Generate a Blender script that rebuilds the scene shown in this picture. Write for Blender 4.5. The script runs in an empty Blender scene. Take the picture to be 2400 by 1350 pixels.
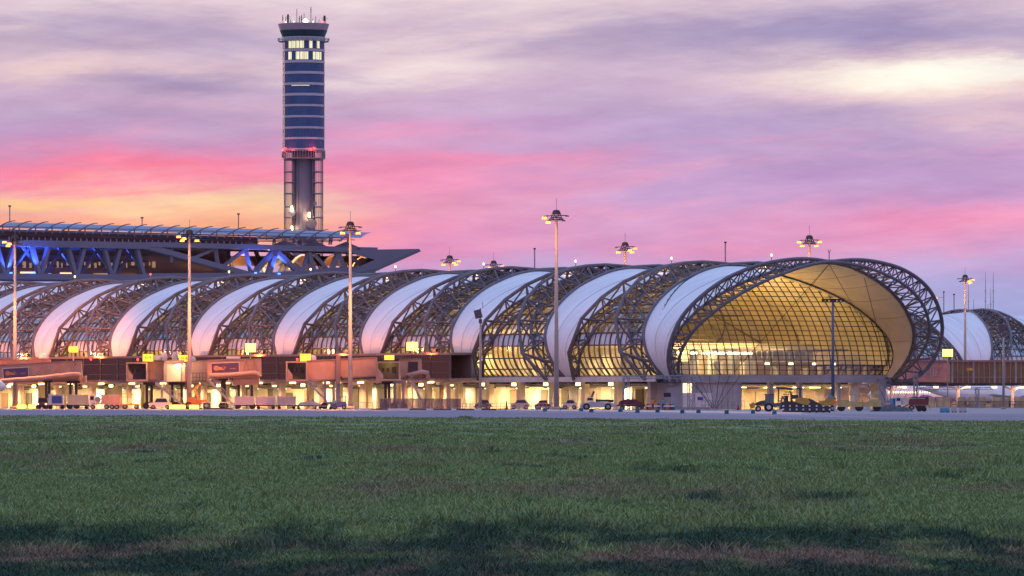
import bpy, math, random
import numpy as np
from mathutils import Vector, Matrix

random.seed(7)
rng = np.random.default_rng(11)
scene = bpy.context.scene
COL = scene.collection

# ------------------------------------------------------------------ camera
F = 14000.0            # focal length in photo pixels (photo is 2400 wide)
HZ = 940.0             # row of the horizon in the photo
CH = 1.35              # eye height
cam_data = bpy.data.cameras.new("camera")
cam = bpy.data.objects.new("camera", cam_data)
COL.objects.link(cam)
cam.location = (0, 0, CH)
cam.rotation_euler = (math.radians(90), 0, 0)
cam_data.sensor_width = 36.0
cam_data.lens = 36.0 * F / 2400.0
cam_data.shift_y = (HZ - 675.0) / 2400.0
cam_data.clip_start = 0.5
cam_data.clip_end = 20000
scene.camera = cam

def lin(c):
    out = []
    for v in c[:3]:
        v = v / 255.0
        out.append(v / 12.92 if v <= 0.04045 else ((v + 0.055) / 1.055) ** 2.4)
    return (out[0], out[1], out[2], 1.0)

# ------------------------------------------------------------------ world: dusk sky
world = bpy.data.worlds.new("World")
scene.world = world
world.use_nodes = True
wt = world.node_tree
for n in list(wt.nodes):
    wt.nodes.remove(n)
def W(kind, **kw):
    n = wt.nodes.new(kind)
    for k, v in kw.items():
        setattr(n, k, v)
    return n
def wl(a, b):
    wt.links.new(a, b)
def wmath(op, a, b=None, c=None, clamp=False):
    n = W('ShaderNodeMath', operation=op, use_clamp=clamp)
    for i, v in enumerate((a, b, c)):
        if v is None:
            continue
        if isinstance(v, (int, float)):
            n.inputs[i].default_value = v
        else:
            wl(v, n.inputs[i])
    return n.outputs[0]
def wmix(fac, a, b):
    n = W('ShaderNodeMix', data_type='RGBA')
    for sock, v in ((n.inputs[0], fac), (n.inputs[6], a), (n.inputs[7], b)):
        if isinstance(v, (int, float, tuple)):
            sock.default_value = v
        else:
            wl(v, sock)
    return n.outputs[2]
tc = W('ShaderNodeTexCoord')
sep = W('ShaderNodeSeparateXYZ')
wl(tc.outputs['Generated'], sep.inputs[0])
dx, dy, dz = sep.outputs
ysafe = wmath('MAXIMUM', dy, 0.05)
U0 = wmath('MULTIPLY_ADD', wmath('DIVIDE', dx, ysafe), F / 1000, 1.2)
V0 = wmath('MULTIPLY_ADD', wmath('DIVIDE', dz, ysafe), -F / 1000, HZ / 1000)
def wnoise(su, sv, off, detail=5, rough=0.55, shear=0.0):
    cb = W('ShaderNodeCombineXYZ')
    wl(wmath('MULTIPLY_ADD', U0, su, off), cb.inputs[0])
    vv = wmath('ADD', wmath('MULTIPLY', V0, sv), wmath('MULTIPLY', U0, shear))
    wl(vv, cb.inputs[1])
    n = W('ShaderNodeTexNoise')
    n.inputs['Scale'].default_value = 1.0
    n.inputs['Detail'].default_value = detail
    n.inputs['Roughness'].default_value = rough
    wl(cb.outputs[0], n.inputs['Vector'])
    return n.outputs['Fac']
nz1 = wnoise(1.7, 8.0, 3.1, 7, 0.66)
nz2 = wnoise(1.5, 8.0, 17.3, 7, 0.66, .5)
U = wmath('ADD', U0, wmath('MULTIPLY', wmath('SUBTRACT', nz1, 0.5), 0.55))
V = wmath('ADD', V0, wmath('MULTIPLY', wmath('SUBTRACT', nz2, 0.5), 0.16))
ramp = W('ShaderNodeValToRGB')
wl(V, ramp.inputs[0])
stops = [(0.0, (226, 202, 214)), (0.1, (214, 188, 208)), (0.2, (208, 180, 206)), (0.3, (200, 168, 206)),
         (0.38, (206, 164, 206)), (0.46, (212, 164, 208)), (0.53, (218, 162, 204)), (0.60, (200, 166, 212)),
         (0.655, (178, 170, 218)), (0.80, (155, 170, 218))]
cr = ramp.color_ramp
while len(cr.elements) < len(stops):
    cr.elements.new(0.5)
for e, (p, c) in zip(cr.elements, stops):
    e.position = p
    e.color = lin(c)
sky = ramp.outputs[0]
blobs = [
    (1.05, -.01, .60, .045, (240, 220, 222), .8), (0.15, .09, .45, .05, (188, 164, 184), .6),
    (0.16, .165, .26, .028, (240, 208, 206), .85), (0.45, .20, .22, .030, (160, 142, 180), .75),
    (0.95, .155, .30, .040, (246, 222, 222), .9), (1.30, .10, .28, .045, (196, 170, 192), .5),
    (0.60, .25, .40, .022, (225, 180, 200), .5), (0.25, .275, .45, .035, (178, 152, 188), .6),
    (2.00, .075, .60, .055, (152, 140, 186), .9), (1.75, .135, .35, .03, (168, 150, 190), .6),
    (1.62, .20, .30, .05, (196, 168, 204), .5),
    (2.08, .285, .60, .040, (168, 146, 190), .6), (2.36, .29, .20, .035, (236, 200, 208), .85),
    (2.15, .185, .36, .055, (255, 226, 214), .95), (2.12, .175, .20, .028, (255, 250, 236), .95), (2.35, .16, .18, .02, (255, 250, 238), .9),
    (1.55, .38, .45, .05, (186, 152, 198), .6), (2.10, .43, .50, .05, (176, 150, 200), .5),
    (0.92, .31, .28, .020, (244, 156, 192), .8), (1.15, .375, .20, .020, (250, 150, 184), .7), (1.3, .29, .3, .02, (214, 156, 200), .5),
    (0.20, .34, .40, .035, (196, 152, 192), .55), (0.30, .415, .60, .050, (255, 128, 158), 1.0),
    (0.98, .445, .30, .070, (255, 138, 176), .8), (0.80, .54, .30, .06, (255, 140, 168), .8),
    (0.40, .478, .38, .036, (255, 226, 178), 1.0), (.6, .5, .16, .03, (255, 214, 168), .7), (0.08, .462, .28, .02, (255, 206, 140), .8),
    (0.12, .53, .42, .045, (255, 168, 130), .9), (0.52, .545, .25, .03, (255, 178, 124), .8),
    (2.20, .52, .42, .042, (244, 150, 188), .85), (1.75, .575, .40, .025, (238, 152, 190), .7),
    (1.45, .46, .40, .06, (196, 166, 212), .65), (1.62, .30, .5, .05, (188, 168, 210), .5), (1.05, .58, .2, .04, (226, 150, 198), .6),
]
for cx, cy, rx, ry, colr, amt in blobs:
    a = wmath('POWER', wmath('ABSOLUTE', wmath('MULTIPLY', wmath('SUBTRACT', U, cx), 1 / rx)), 2.0)
    b = wmath('POWER', wmath('ABSOLUTE', wmath('MULTIPLY', wmath('SUBTRACT', V, cy), 1 / ry)), 2.0)
    g = wmath('POWER', 2.718, wmath('MULTIPLY', wmath('ADD', a, b), -0.8))
    sky = wmix(wmath('MULTIPLY', g, amt, clamp=True), sky, lin(colr))
# broken streaks of pink and slate cloud
def wstep(x, a, b):
    r_ = W('ShaderNodeMapRange', interpolation_type='SMOOTHSTEP')
    wl(x, r_.inputs[0]); r_.inputs[1].default_value = a; r_.inputs[2].default_value = b
    return r_.outputs[0]
win1 = wmath('MULTIPLY', wstep(V0, .24, .34), wstep(V0, .64, .54))
sky = wmix(wmath('MULTIPLY', wmath('MULTIPLY', wstep(wnoise(1.25, 8.5, 61.0, 6, .6, .8), .50, .68), win1), .50), sky, lin((246, 166, 194)))
sky = wmix(wmath('MULTIPLY', wmath('MULTIPLY', wstep(wnoise(1.1, 7.0, 92.0, 6, .6, -.6), .50, .70), wstep(V0, .44, .32)), .55), sky, lin((166, 150, 190)))
sky = wmix(wmath('MULTIPLY', wmath('MULTIPLY', wstep(wnoise(1.3, 9.0, 133.0, 6, .6, .5), .54, .72), wstep(V0, .26, .14)), .55), sky, lin((238, 214, 216)))
# fine wisps of cloud
wis = wnoise(2.2, 13.0, 40.0, 7, 0.62, 1.6)
wis2 = wnoise(4.0, 22.0, 80.0, 5, 0.6, -2.0)
k = wmath('ADD', wmath('MULTIPLY', wmath('SUBTRACT', wis, 0.5), 0.55), wmath('MULTIPLY', wmath('SUBTRACT', wis2, 0.5), 0.30))
hs = W('ShaderNodeMix', data_type='RGBA', blend_type='MULTIPLY')
hs.inputs[0].default_value = 1.0
wl(sky, hs.inputs[6])
cbw = W('ShaderNodeCombineColor')
wl(wmath('ADD', wmath('MULTIPLY', k, 0.8), 1.0), cbw.inputs[0])
wl(wmath('ADD', wmath('MULTIPLY', k, 1.1), 1.0), cbw.inputs[1])
wl(wmath('ADD', wmath('MULTIPLY', k, 0.7), 1.0), cbw.inputs[2])
wl(cbw.outputs[0], hs.inputs[7])
sky = hs.outputs[2]
# the rest of the dome: pink afterglow low down, clear blue overhead
dome = W('ShaderNodeValToRGB')
wl(dz, dome.inputs[0])
de = dome.color_ramp
dst = [(0.0, (.72, .24, .25)), (0.13, (.66, .27, .34)), (0.33, (.42, .41, .70)), (0.62, (.46, .62, 1.08)), (1.0, (.48, .68, 1.18))]
while len(de.elements) < len(dst):
    de.elements.new(0.5)
for e, (p, c) in zip(de.elements, dst):
    e.position = p
    e.color = (*c, 1)
mr = W('ShaderNodeMapRange', interpolation_type='SMOOTHSTEP')
wl(dz, mr.inputs[0]); mr.inputs[1].default_value = 0.07; mr.inputs[2].default_value = 0.25
mr2 = W('ShaderNodeMapRange', interpolation_type='SMOOTHSTEP')
wl(dy, mr2.inputs[0]); mr2.inputs[1].default_value = 0.9; mr2.inputs[2].default_value = 0.6
fac = wmath('MAXIMUM', mr.outputs[0], mr2.outputs[0])
final = wmix(fac, sky, dome.outputs[0])
bg = W('ShaderNodeBackground')
wl(final, bg.inputs[0])
bg.inputs[1].default_value = 1.0
wo = W('ShaderNodeOutputWorld')
wl(bg.outputs[0], wo.inputs[0])

scene.view_settings.view_transform = 'Standard'
scene.view_settings.look = 'None'
scene.view_settings.exposure = 0.0
scene.view_settings.gamma = 1.0
scene.render.resolution_x = 1024
scene.render.resolution_y = 576

# the last of the sun, below the clouds behind the terminal on the left
sd = bpy.data.lights.new("sun", 'SUN')
sd.energy = 0.5; sd.angle = math.radians(10); sd.color = (1.0, 0.55, 0.35)
so = bpy.data.objects.new("sun", sd); COL.objects.link(so)
_d = Vector((0.55, -0.82, -0.07))
so.rotation_euler = _d.to_track_quat('-Z', 'Y').to_euler()

# ------------------------------------------------------------------ helpers
def P(px, py, Y):
    return Vector(((px - 1200.0) * Y / F, Y, CH + (HZ - py) * Y / F))

def mk(name, col, rough=0.6, metal=0.0, var=0.12, scale=0.4, emit=None, estr=0.0, bump=0.0, spec=0.5, stretch=None):
    m = bpy.data.materials.new(name)
    m.use_nodes = True
    nt = m.node_tree
    b = nt.nodes['Principled BSDF']
    b.inputs['Roughness'].default_value = rough
    b.inputs['Metallic'].default_value = metal
    b.inputs['Specular IOR Level'].default_value = spec
    t = nt.nodes.new('ShaderNodeTexCoord')
    n = nt.nodes.new('ShaderNodeTexNoise')
    n.inputs['Scale'].default_value = scale
    n.inputs['Detail'].default_value = 5
    if stretch:
        mp = nt.nodes.new('ShaderNodeMapping')
        mp.inputs['Scale'].default_value = stretch
        nt.links.new(t.outputs['Object'], mp.inputs[0]); nt.links.new(mp.outputs[0], n.inputs['Vector'])
    else:
        nt.links.new(t.outputs['Object'], n.inputs['Vector'])
    r = nt.nodes.new('ShaderNodeValToRGB')
    r.color_ramp.elements[0].position = 0.3
    r.color_ramp.elements[1].position = 0.7
    c = col[:3]
    r.color_ramp.elements[0].color = (*[max(0, x * (1 - var)) for x in c], 1)
    r.color_ramp.elements[1].color = (*[min(1, x * (1 + var)) for x in c], 1)
    nt.links.new(n.outputs['Fac'], r.inputs[0])
    nt.links.new(r.outputs[0], b.inputs['Base Color'])
    if emit is not None:
        b.inputs['Emission Color'].default_value = (*emit[:3], 1)
        b.inputs['Emission Strength'].default_value = estr
    if bump > 0:
        bp = nt.nodes.new('ShaderNodeBump')
        bp.inputs['Strength'].default_value = bump
        nt.links.new(n.outputs['Fac'], bp.inputs['Height'])
        nt.links.new(bp.outputs[0], b.inputs['Normal'])
    return m

def mk_glass(name, tint, gloss=0.25, rough=0.05, gcol=(0.8, 0.85, 0.95), bump=0.12):
    m = bpy.data.materials.new(name)
    m.use_nodes = True
    nt = m.node_tree
    for n in list(nt.nodes):
        nt.nodes.remove(n)
    tr = nt.nodes.new('ShaderNodeBsdfTransparent'); tr.inputs[0].default_value = (*tint, 1)
    gl = nt.nodes.new('ShaderNodeBsdfGlossy'); gl.inputs['Roughness'].default_value = rough
    gl.inputs[0].default_value = (*gcol, 1)
    t = nt.nodes.new('ShaderNodeTexCoord')
    nn = nt.nodes.new('ShaderNodeTexNoise'); nn.inputs['Scale'].default_value = 0.6; nn.inputs['Detail'].default_value = 2
    nt.links.new(t.outputs['Object'], nn.inputs['Vector'])
    bp = nt.nodes.new('ShaderNodeBump'); bp.inputs['Strength'].default_value = bump; bp.inputs['Distance'].default_value = 0.3
    nt.links.new(nn.outputs['Fac'], bp.inputs['Height']); nt.links.new(bp.outputs[0], gl.inputs['Normal'])
    lw = nt.nodes.new('ShaderNodeLayerWeight'); lw.inputs[0].default_value = 0.35
    ma = nt.nodes.new('ShaderNodeMath'); ma.operation = 'MULTIPLY_ADD'; ma.use_clamp = True
    nt.links.new(lw.outputs['Fresnel'], ma.inputs[0]); ma.inputs[1].default_value = 1 - gloss; ma.inputs[2].default_value = gloss
    mx = nt.nodes.new('ShaderNodeMixShader')
    nt.links.new(ma.outputs[0], mx.inputs[0]); nt.links.new(tr.outputs[0], mx.inputs[1]); nt.links.new(gl.outputs[0], mx.inputs[2])
    o = nt.nodes.new('ShaderNodeOutputMaterial'); nt.links.new(mx.outputs[0], o.inputs[0])
    return m

class MB:
    def __init__(self):
        self.v = []; self.f = []; self.m = []
    def add(self, vs, fs, mi=0):
        o = len(self.v)
        self.v.extend([tuple(p) for p in vs])
        for f in fs:
            self.f.append([i + o for i in f]); self.m.append(mi)
        return self
    def box(self, c, s, mi=0, rz=0.0, taper=1.0, M=None):
        x, y, z = s[0] / 2, s[1] / 2, s[2] / 2
        vs = []
        for sz in (-1, 1):
            k = taper if sz > 0 else 1.0
            for sx, sy in ((-1, -1), (1, -1), (1, 1), (-1, 1)):
                vs.append(Vector((sx * x * k, sy * y * k, sz * z)))
        if rz:
            R = Matrix.Rotation(rz, 3, 'Z'); vs = [R @ v for v in vs]
        if M is not None:
            vs = [M @ v for v in vs]
        c = Vector(c)
        self.add([v + c for v in vs], [(3, 2, 1, 0), (4, 5, 6, 7), (0, 1, 5, 4), (1, 2, 6, 5), (2, 3, 7, 6), (3, 0, 4, 7)], mi)
        return self
    def beam(self, p, q, w, h=None, mi=0):
        p = Vector(p); q = Vector(q); d = q - p
        if d.length < 1e-6: return self
        h = h or w
        d.normalize()
        up = Vector((0, 0, 1)) if abs(d.z) < 0.95 else Vector((0, 1, 0))
        a = d.cross(up).normalized(); b = a.cross(d).normalized()
        a *= w / 2; b *= h / 2
        vs = [p - a - b, p + a - b, p + a + b, p - a + b, q - a - b, q + a - b, q + a + b, q - a + b]
        self.add(vs, [(3, 2, 1, 0), (4, 5, 6, 7), (0, 1, 5, 4), (1, 2, 6, 5), (2, 3, 7, 6), (3, 0, 4, 7)], mi)
        return self
    def tube(self, pts, r, n=6, mi=0, caps=True):
        pts = [Vector(p) for p in pts]
        rings = []
        for i, p in enumerate(pts):
            d = (pts[min(i + 1, len(pts) - 1)] - pts[max(i - 1, 0)])
            if d.length < 1e-9: d = Vector((0, 0, 1))
            d.normalize()
            up = Vector((0, 0, 1)) if abs(d.z) < 0.95 else Vector((0, 1, 0))
            a = d.cross(up).normalized(); b = a.cross(d).normalized()
            rr = r[i] if isinstance(r, (list, tuple)) else r
            rings.append([p + a * math.cos(2 * math.pi * k / n) * rr + b * math.sin(2 * math.pi * k / n) * rr for k in range(n)])
        vs = [v for rg in rings for v in rg]; fs = []
        for i in range(len(pts) - 1):
            for k in range(n):
                k2 = (k + 1) % n
                fs.append((i * n + k, i * n + k2, (i + 1) * n + k2, (i + 1) * n + k))
        if caps:
            fs.append(tuple(range(n - 1, -1, -1)))
            fs.append(tuple((len(pts) - 1) * n + k for k in range(n)))
        self.add(vs, fs, mi)
        return self
    def lathe(self, c, prof, n=20, mi=0, ax='Z'):
        c = Vector(c); vs = []; fs = []
        for r, z in prof:
            for k in range(n):
                a = 2 * math.pi * k / n
                if ax == 'Z': v = Vector((r * math.cos(a), r * math.sin(a), z))
                elif ax == 'Y': v = Vector((r * math.cos(a), z, r * math.sin(a)))
                else: v = Vector((z, r * math.cos(a), r * math.sin(a)))
                vs.append(c + v)
        for i in range(len(prof) - 1):
            for k in range(n):
                k2 = (k + 1) % n
                fs.append((i * n + k, i * n + k2, (i + 1) * n + k2, (i + 1) * n + k))
        fs.append(tuple(range(n - 1, -1, -1))); fs.append(tuple((len(prof) - 1) * n + k for k in range(n)))
        self.add(vs, fs, mi)
        return self
    def prism(self, outline, d, mi=0):
        """outline: list of (x,z); extruded along y from d[0] to d[1]"""
        n = len(outline)
        vs = [(x, d[0], z) for x, z in outline] + [(x, d[1], z) for x, z in outline]
        fs = [tuple(range(n)), tuple(range(2 * n - 1, n - 1, -1))]
        for i in range(n):
            j = (i + 1) % n
            fs.append((i, i + n, j + n, j))
        self.add(vs, fs, mi)
        return self
    def grid(self, rows, mi=0):
        """rows: list of lists of points"""
        nr = len(rows); nc = len(rows[0]); vs = [p for r in rows for p in r]; fs = []
        for i in range(nr - 1):
            for j in range(nc - 1):
                fs.append((i * nc + j, i * nc + j + 1, (i + 1) * nc + j + 1, (i + 1) * nc + j))
        self.add(vs, fs, mi)
        return self
    def mesh(self, name, mats, smooth=False):
        me = bpy.data.meshes.new(name)
        me.from_pydata(self.v, [], self.f)
        for m in (mats if isinstance(mats, (list, tuple)) else [mats]):
            me.materials.append(m)
        me.polygons.foreach_set('material_index', self.m)
        if smooth:
            me.polygons.foreach_set('use_smooth', [True] * len(self.f))
        me.update()
        return me
    def build(self, name, mats, parent=None, smooth=False):
        return link(name, self.mesh(name, mats, smooth), parent)

def link(name, me, parent=None, loc=None, rz=None):
    o = bpy.data.objects.new(name, me)
    COL.objects.link(o)
    if parent is not None: o.parent = parent
    if loc is not None: o.location = loc
    if rz is not None: o.rotation_euler = (0, 0, rz)
    return o

def tag(o, label=None, cat=None, group=None, kind=None):
    if label: o['label'] = label
    if cat: o['category'] = cat
    if group: o['group'] = group
    if kind: o['kind'] = kind
    return o

def thing(name, label, cat, loc=(0, 0, 0), rz=0.0, group=None):
    o = bpy.data.objects.new(name, None)
    COL.objects.link(o)
    o.location = loc; o.rotation_euler = (0, 0, rz)
    o.empty_display_size = 0.5
    return tag(o, label, cat, group)

def light(name, kind, loc, energy, color, parent=None, target=None, size=None, spot=None, shape=None, sy=None, soft=0.3, direction=None):
    d = bpy.data.lights.new(name, kind)
    d.energy = energy; d.color = color
    if kind == 'AREA':
        d.shape = shape or 'RECTANGLE'; d.size = size; d.size_y = sy or size
    else:
        d.shadow_soft_size = soft
    if kind == 'SPOT':
        d.spot_size = math.radians(spot or 90); d.spot_blend = 0.6
    o = bpy.data.objects.new(name, d)
    COL.objects.link(o)
    o.location = loc
    if target is not None:
        direction = Vector(target) - Vector(loc)
    if direction is not None:
        o.rotation_euler = Vector(direction).to_track_quat('-Z', 'Y').to_euler()
    if parent is not None: o.parent = parent
    return o

# ------------------------------------------------------------------ materials
M_steel = mk("truss_paint", (.125, .115, .14), .45, .0, .18, .8)
M_steel_d = mk("dark_mullion", (.05, .055, .075), .4, .2, .15, 1.0)
M_mull = mk("bay_mullion", (.10, .09, .105), .4, .2, .15, 1.0)
M_memb = mk("roof_membrane", (.76, .77, .79), .45, 0, .09, .35, stretch=(1.6, .25, .25), bump=.06)
M_soffit = mk("canopy_soffit_fabric", (.60, .53, .45), .6, 0, .10, .25, bump=.04)
M_seam = mk("membrane_seam", (.46, .48, .55), .6)
M_glass = mk_glass("bay_glass", (.78, .78, .74), .26, .12)
M_glass_end = mk_glass("end_wall_glass", (.96, .95, .90), .06)
M_frit = mk("fritted_glass", (.62, .68, .74), .22, 0, .12, .7)
M_conc = mk("grey_concrete", (.34, .35, .39), .8, 0, .16, .35, bump=.1)
M_conc_l = mk("pale_concrete", (.46, .45, .46), .8, 0, .14, .5)
M_conc_w = mk("warm_wall", (.62, .56, .47), .75, 0, .14, .4)
M_dark = mk("dark_metal", (.035, .037, .045), .5, .3, .2, 1.0)
M_gal = mk("galvanised", (.30, .31, .34), .4, .5, .15, .8)
M_black = mk("rubber", (.02, .02, .022), .7)
M_white = mk("white_paint", (.74, .74, .75), .4, 0, .08, .8)
M_offw = mk("offwhite_paint", (.62, .58, .55), .5, 0, .15, .8)
M_peach = mk("jetbridge_paint", (.52, .31, .23), .5, 0, .14, .5)
M_peach_d = mk("jetbridge_trim", (.30, .19, .16), .5, 0, .14, .5)
M_pole = mk("mast_paint", (.42, .36, .33), .45, .1, .12, .4)
M_teal = mk("teal_plastic", (.03, .17, .24), .5, 0, .15, 2)
M_yellow = mk("plant_yellow", (.50, .30, .05), .5, 0, .2, 2)
M_orange = mk("safety_orange", (.50, .17, .04), .5, 0, .1, 2)
M_red = mk("dull_red", (.17, .035, .045), .5, 0, .15, 2)
M_blue = mk("panel_blue", (.07, .09, .28), .5, 0, .15, 2)
M_purple = mk("ad_purple", (.10, .05, .12), .5, 0, .15, 1)
M_win = mk("vehicle_glass", (.02, .025, .04), .12, 0, .1, 2, spec=.8)
M_sodium = mk("sodium_lamp", (1, .7, .3), .4, 0, 0, 1, emit=(1, .23, .02), estr=3.0)
M_warmlamp = mk("warm_lamp", (1, .85, .6), .4, 0, 0, 1, emit=(1, .66, .26), estr=4.5)
M_whitelamp = mk("white_lamp", (1, 1, .9), .4, 0, 0, 1, emit=(1, .86, .5), estr=3.6)
M_redlamp = mk("red_lamp", (1, .1, .1), .4, 0, 0, 1, emit=(1, .05, .06), estr=3)
M_signlamp = mk("lit_sign", (1, .8, .1), .4, 0, 0, 1, emit=(1, .62, .03), estr=1.7)
M_signletter = mk("sign_letter", (.05, .03, 0), .6)
M_offlamp = mk("unlit_lamp", (.10, .10, .13), .3, .3)
# ------------------------------------------------------------------ concourse frame of reference
PITCH = 26.0
AX = Vector((0.599, -0.801, 0)); LX = Vector((0.801, 0.599, 0))
RZ = math.atan2(-0.801, 0.599)
HWID = 22.3
MID = Vector((43.26, 963.4, 0))
def LC(s, t, z=0.0):
    return MID + AX * s + LX * t + Vector((0, 0, z))
ZF, ZC = 4.8, 23.7
PROF = [(22.3, 0), (24.2, .12), (25.0, .25), (24.5, .4), (22.5, .54), (19.3, .68), (14.7, .81), (9.6, .905), (4.9, .965), (0, .99)]
_pts = [Vector((a, ZF + b * (ZC - ZF))) for a, b in PROF]
def _cat(pts, n=16):
    out = []
    for i in range(len(pts) - 1):
        p0 = pts[i - 1] if i else pts[0] * 2 - pts[1]
        p1, p2 = pts[i], pts[i + 1]
        p3 = pts[i + 2] if i + 2 < len(pts) else Vector((-pts[-2].x, pts[-2].y))
        for k in range(n):
            t = k / n
            out.append(0.5 * ((2 * p1) + (p2 - p0) * t + (2 * p0 - 5 * p1 + 4 * p2 - p3) * t * t + (3 * p1 - p0 - 3 * p2 + p3) * t ** 3))
    out.append(pts[-1])
    return out
_dense = _cat(_pts)
_len = [0.0]
for a, b in zip(_dense, _dense[1:]):
    _len.append(_len[-1] + (b - a).length)
ARC = _len[-1]
def prof(u):
    """u 0 at foot, 1 at crest -> t, z, outward normal"""
    u = min(max(u, 0), 1); d = u * ARC
    j = int(np.searchsorted(_len, d)); j = min(max(j, 1), len(_len) - 1)
    k = (d - _len[j - 1]) / max(1e-9, _len[j] - _len[j - 1])
    p = _dense[j - 1].lerp(_dense[j], k)
    tg = (_dense[min(j + 3, len(_dense) - 1)] - _dense[max(j - 4, 0)]).normalized()
    return p.x, p.y, Vector((tg.y, -tg.x))
def tau(u):
    return max(0.05, math.sin(math.pi * min(max(u, 0), 1)) ** 0.75)
def taur(u):
    u = min(max(u, 0), 1)
    return max(0.03, (u ** .5) * (1 - u) ** 1.1 / .371)
def hh(u):
    return (prof(u)[1] - ZF) / (ZC - ZF)
def s_c(u):
    return 1.7 + (PITCH / 2 - 0.45 - 1.7) * hh(u)
def s_A(u):
    return s_c(u) - 2.1 * tau(u)
def SP(w, s, rad=0.0, k=1.0):
    """point on the arch section; w -1 near foot .. 0 crest .. 1 far foot"""
    u = 1 - abs(w); t, z, n = prof(u)
    sg = -1 if w < 0 else 1
    return Vector((s, sg * (t * k + n.x * rad), z + n.y * rad))

def truss_mesh(sign, name, r=1.0, N=20):
    mb = MB()
    ws = [-1 + 2 * i / N for i in range(N + 1)]
    A, B, Cc = [], [], []
    for w in ws:
        u = 1 - abs(w); q = tau(u)
        A.append(SP(w, sign * (s_c(u) - 2.1 * q))); B.append(SP(w, sign * (s_c(u) + 3.0 * q)))
    for i in range(N):
        w = (ws[i] + ws[i + 1]) / 2; u = 1 - abs(w)
        Cc.append(SP(w, sign * (s_c(u) + 2.2 * taur(u)), 3.3 * taur(u)))
    cend0 = SP(-1, sign * s_c(0), .1); cend1 = SP(1, sign * s_c(0), .1)
    cm = SP(0, sign * s_c(1), .1)
    def fine(lo, off, rad):
        return [SP(-1 + 2 * i / 72, sign * (s_c(1 - abs(-1 + 2 * i / 72)) + off * tau(1 - abs(-1 + 2 * i / 72))), rad * tau(1 - abs(-1 + 2 * i / 72))) for i in range(73)]
    mb.tube(fine(0, -2.1, 0), .25 * r, 8); mb.tube(fine(0, 3.0, 0), .25 * r, 8)
    if N > 24: mb.tube(fine(0, 2.2, 3.3) if False else [SP(-1 + 2 * i / 80, sign * (s_c(1 - abs(-1 + 2 * i / 80)) + 2.2 * taur(1 - abs(-1 + 2 * i / 80))), 3.3 * taur(1 - abs(-1 + 2 * i / 80))) for i in range(81)], .30 * r, 8)
    else: mb.tube([cend0] + Cc[:N // 2] + [cm] + Cc[N // 2:] + [cend1], .30 * r, 8)
    rl = (.15 if N < 24 else .115) * r
    for i in range(N):
        for X in (A, B):
            mb.tube([X[i], Cc[i]], rl, 5, caps=False); mb.tube([Cc[i], X[i + 1]], rl, 5, caps=False)
        if i: mb.tube([A[i], B[i]], rl, 5, caps=False)
        if i % 2: mb.tube([A[i], B[i + 1]], rl * .8, 5, caps=False)
        else: mb.tube([B[i], A[i + 1]], rl * .8, 5, caps=False)
    # pin shoes at the feet
    for sg in (-1, 1):
        mb.box((sign * 1.1, sg * 22.3, ZF - .1), (1.5, 1.8, 1.0), 0, taper=.6)
    return mb.mesh(name, M_steel, True)

def membrane_mesh(mat, name):
    mb = MB(); NU, NV = 64, 14
    rows = []
    for i in range(NU + 1):
        w = -1 + 2 * i / NU; u = 1 - abs(w); sa = max(.9, s_A(u)); row = []
        for j in range(NV + 1):
            v = -1 + 2 * j / NV
            row.append(SP(w, v * sa, -(1 - v * v) * (.75 * math.sin(math.pi * min(1, u * 1.0) / 2) + .1) - .12))
        rows.append(row)
    mb.grid(rows)
    return mb.mesh(name, mat, True)

def seam_mesh(name):
    mb = MB()
    for v in (-.36, .36):
        pts = []
        for i in range(65):
            w = -1 + 2 * i / 64; u = 1 - abs(w)
            if u < .12: 
                if pts and w > 0: break
                continue
            sa = max(.9, s_A(u))
            pts.append(SP(w, v * sa, -(1 - v * v) * (.75 * math.sin(math.pi * u / 2) + .1) - .08))
        mb.tube(pts, .04, 4)
    return mb.mesh(name, M_seam)

NROW = 17
def glass_mesh(name, side):
    mb = MB()
    for sg in (side,):
        for k in range(NROW):
            u0, u1 = k / NROW, (k + 1) / NROW
            if 1 - u1 < 0.02: u1 = 1.0
            rows = []
            for u in (u0, (u0 + u1) / 2, u1):
                a = max(.9, s_A(u)) - .2; b = PITCH - a
                if b < a: a = b = PITCH / 2
                rows.append([SP(sg * (1 - u), a + (b - a) * j / 9, -.35) for j in range(10)])
            mb.grid(rows, 1 if k == 3 else 0)
    return mb.mesh(name, [M_glass, M_frit])

def mullion_mesh(name, side):
    mb = MB()
    for sg in (side,):
        for j in range(-4, 5):
            s = PITCH / 2 + j * 2.75; pts = []
            for i in range(41):
                u = i / 41 * .98
                a = max(.9, s_A(u))
                if a - .1 < s < PITCH - a + .1: pts.append(SP(sg * (1 - u), s, -.30))
            if len(pts) > 1:
                for p, q in zip(pts, pts[1:]): mb.beam(p, q, .17, .3)
        # secondary glazing bars, only in the lower rows
        for j in range(-5, 5):
            s = PITCH / 2 + (j + .5) * 2.75
            pts = [SP(sg * (1 - i / 60), s, -.32) for i in range(0, 22) if max(.9, s_A(i / 60)) < s < PITCH - max(.9, s_A(i / 60))]
            for p, q in zip(pts, pts[1:]): mb.beam(p, q, .10, .16)
        for k in range(NROW):
            u = k / NROW; a = max(.9, s_A(u))
            if PITCH - 2 * a > .6:
                mb.beam(SP(sg * (1 - u), a, -.28), SP(sg * (1 - u), PITCH - a, -.28), .2 if k in (0, 3, 4) else .13, .2)
    return mb.mesh(name, M_mull)

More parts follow.
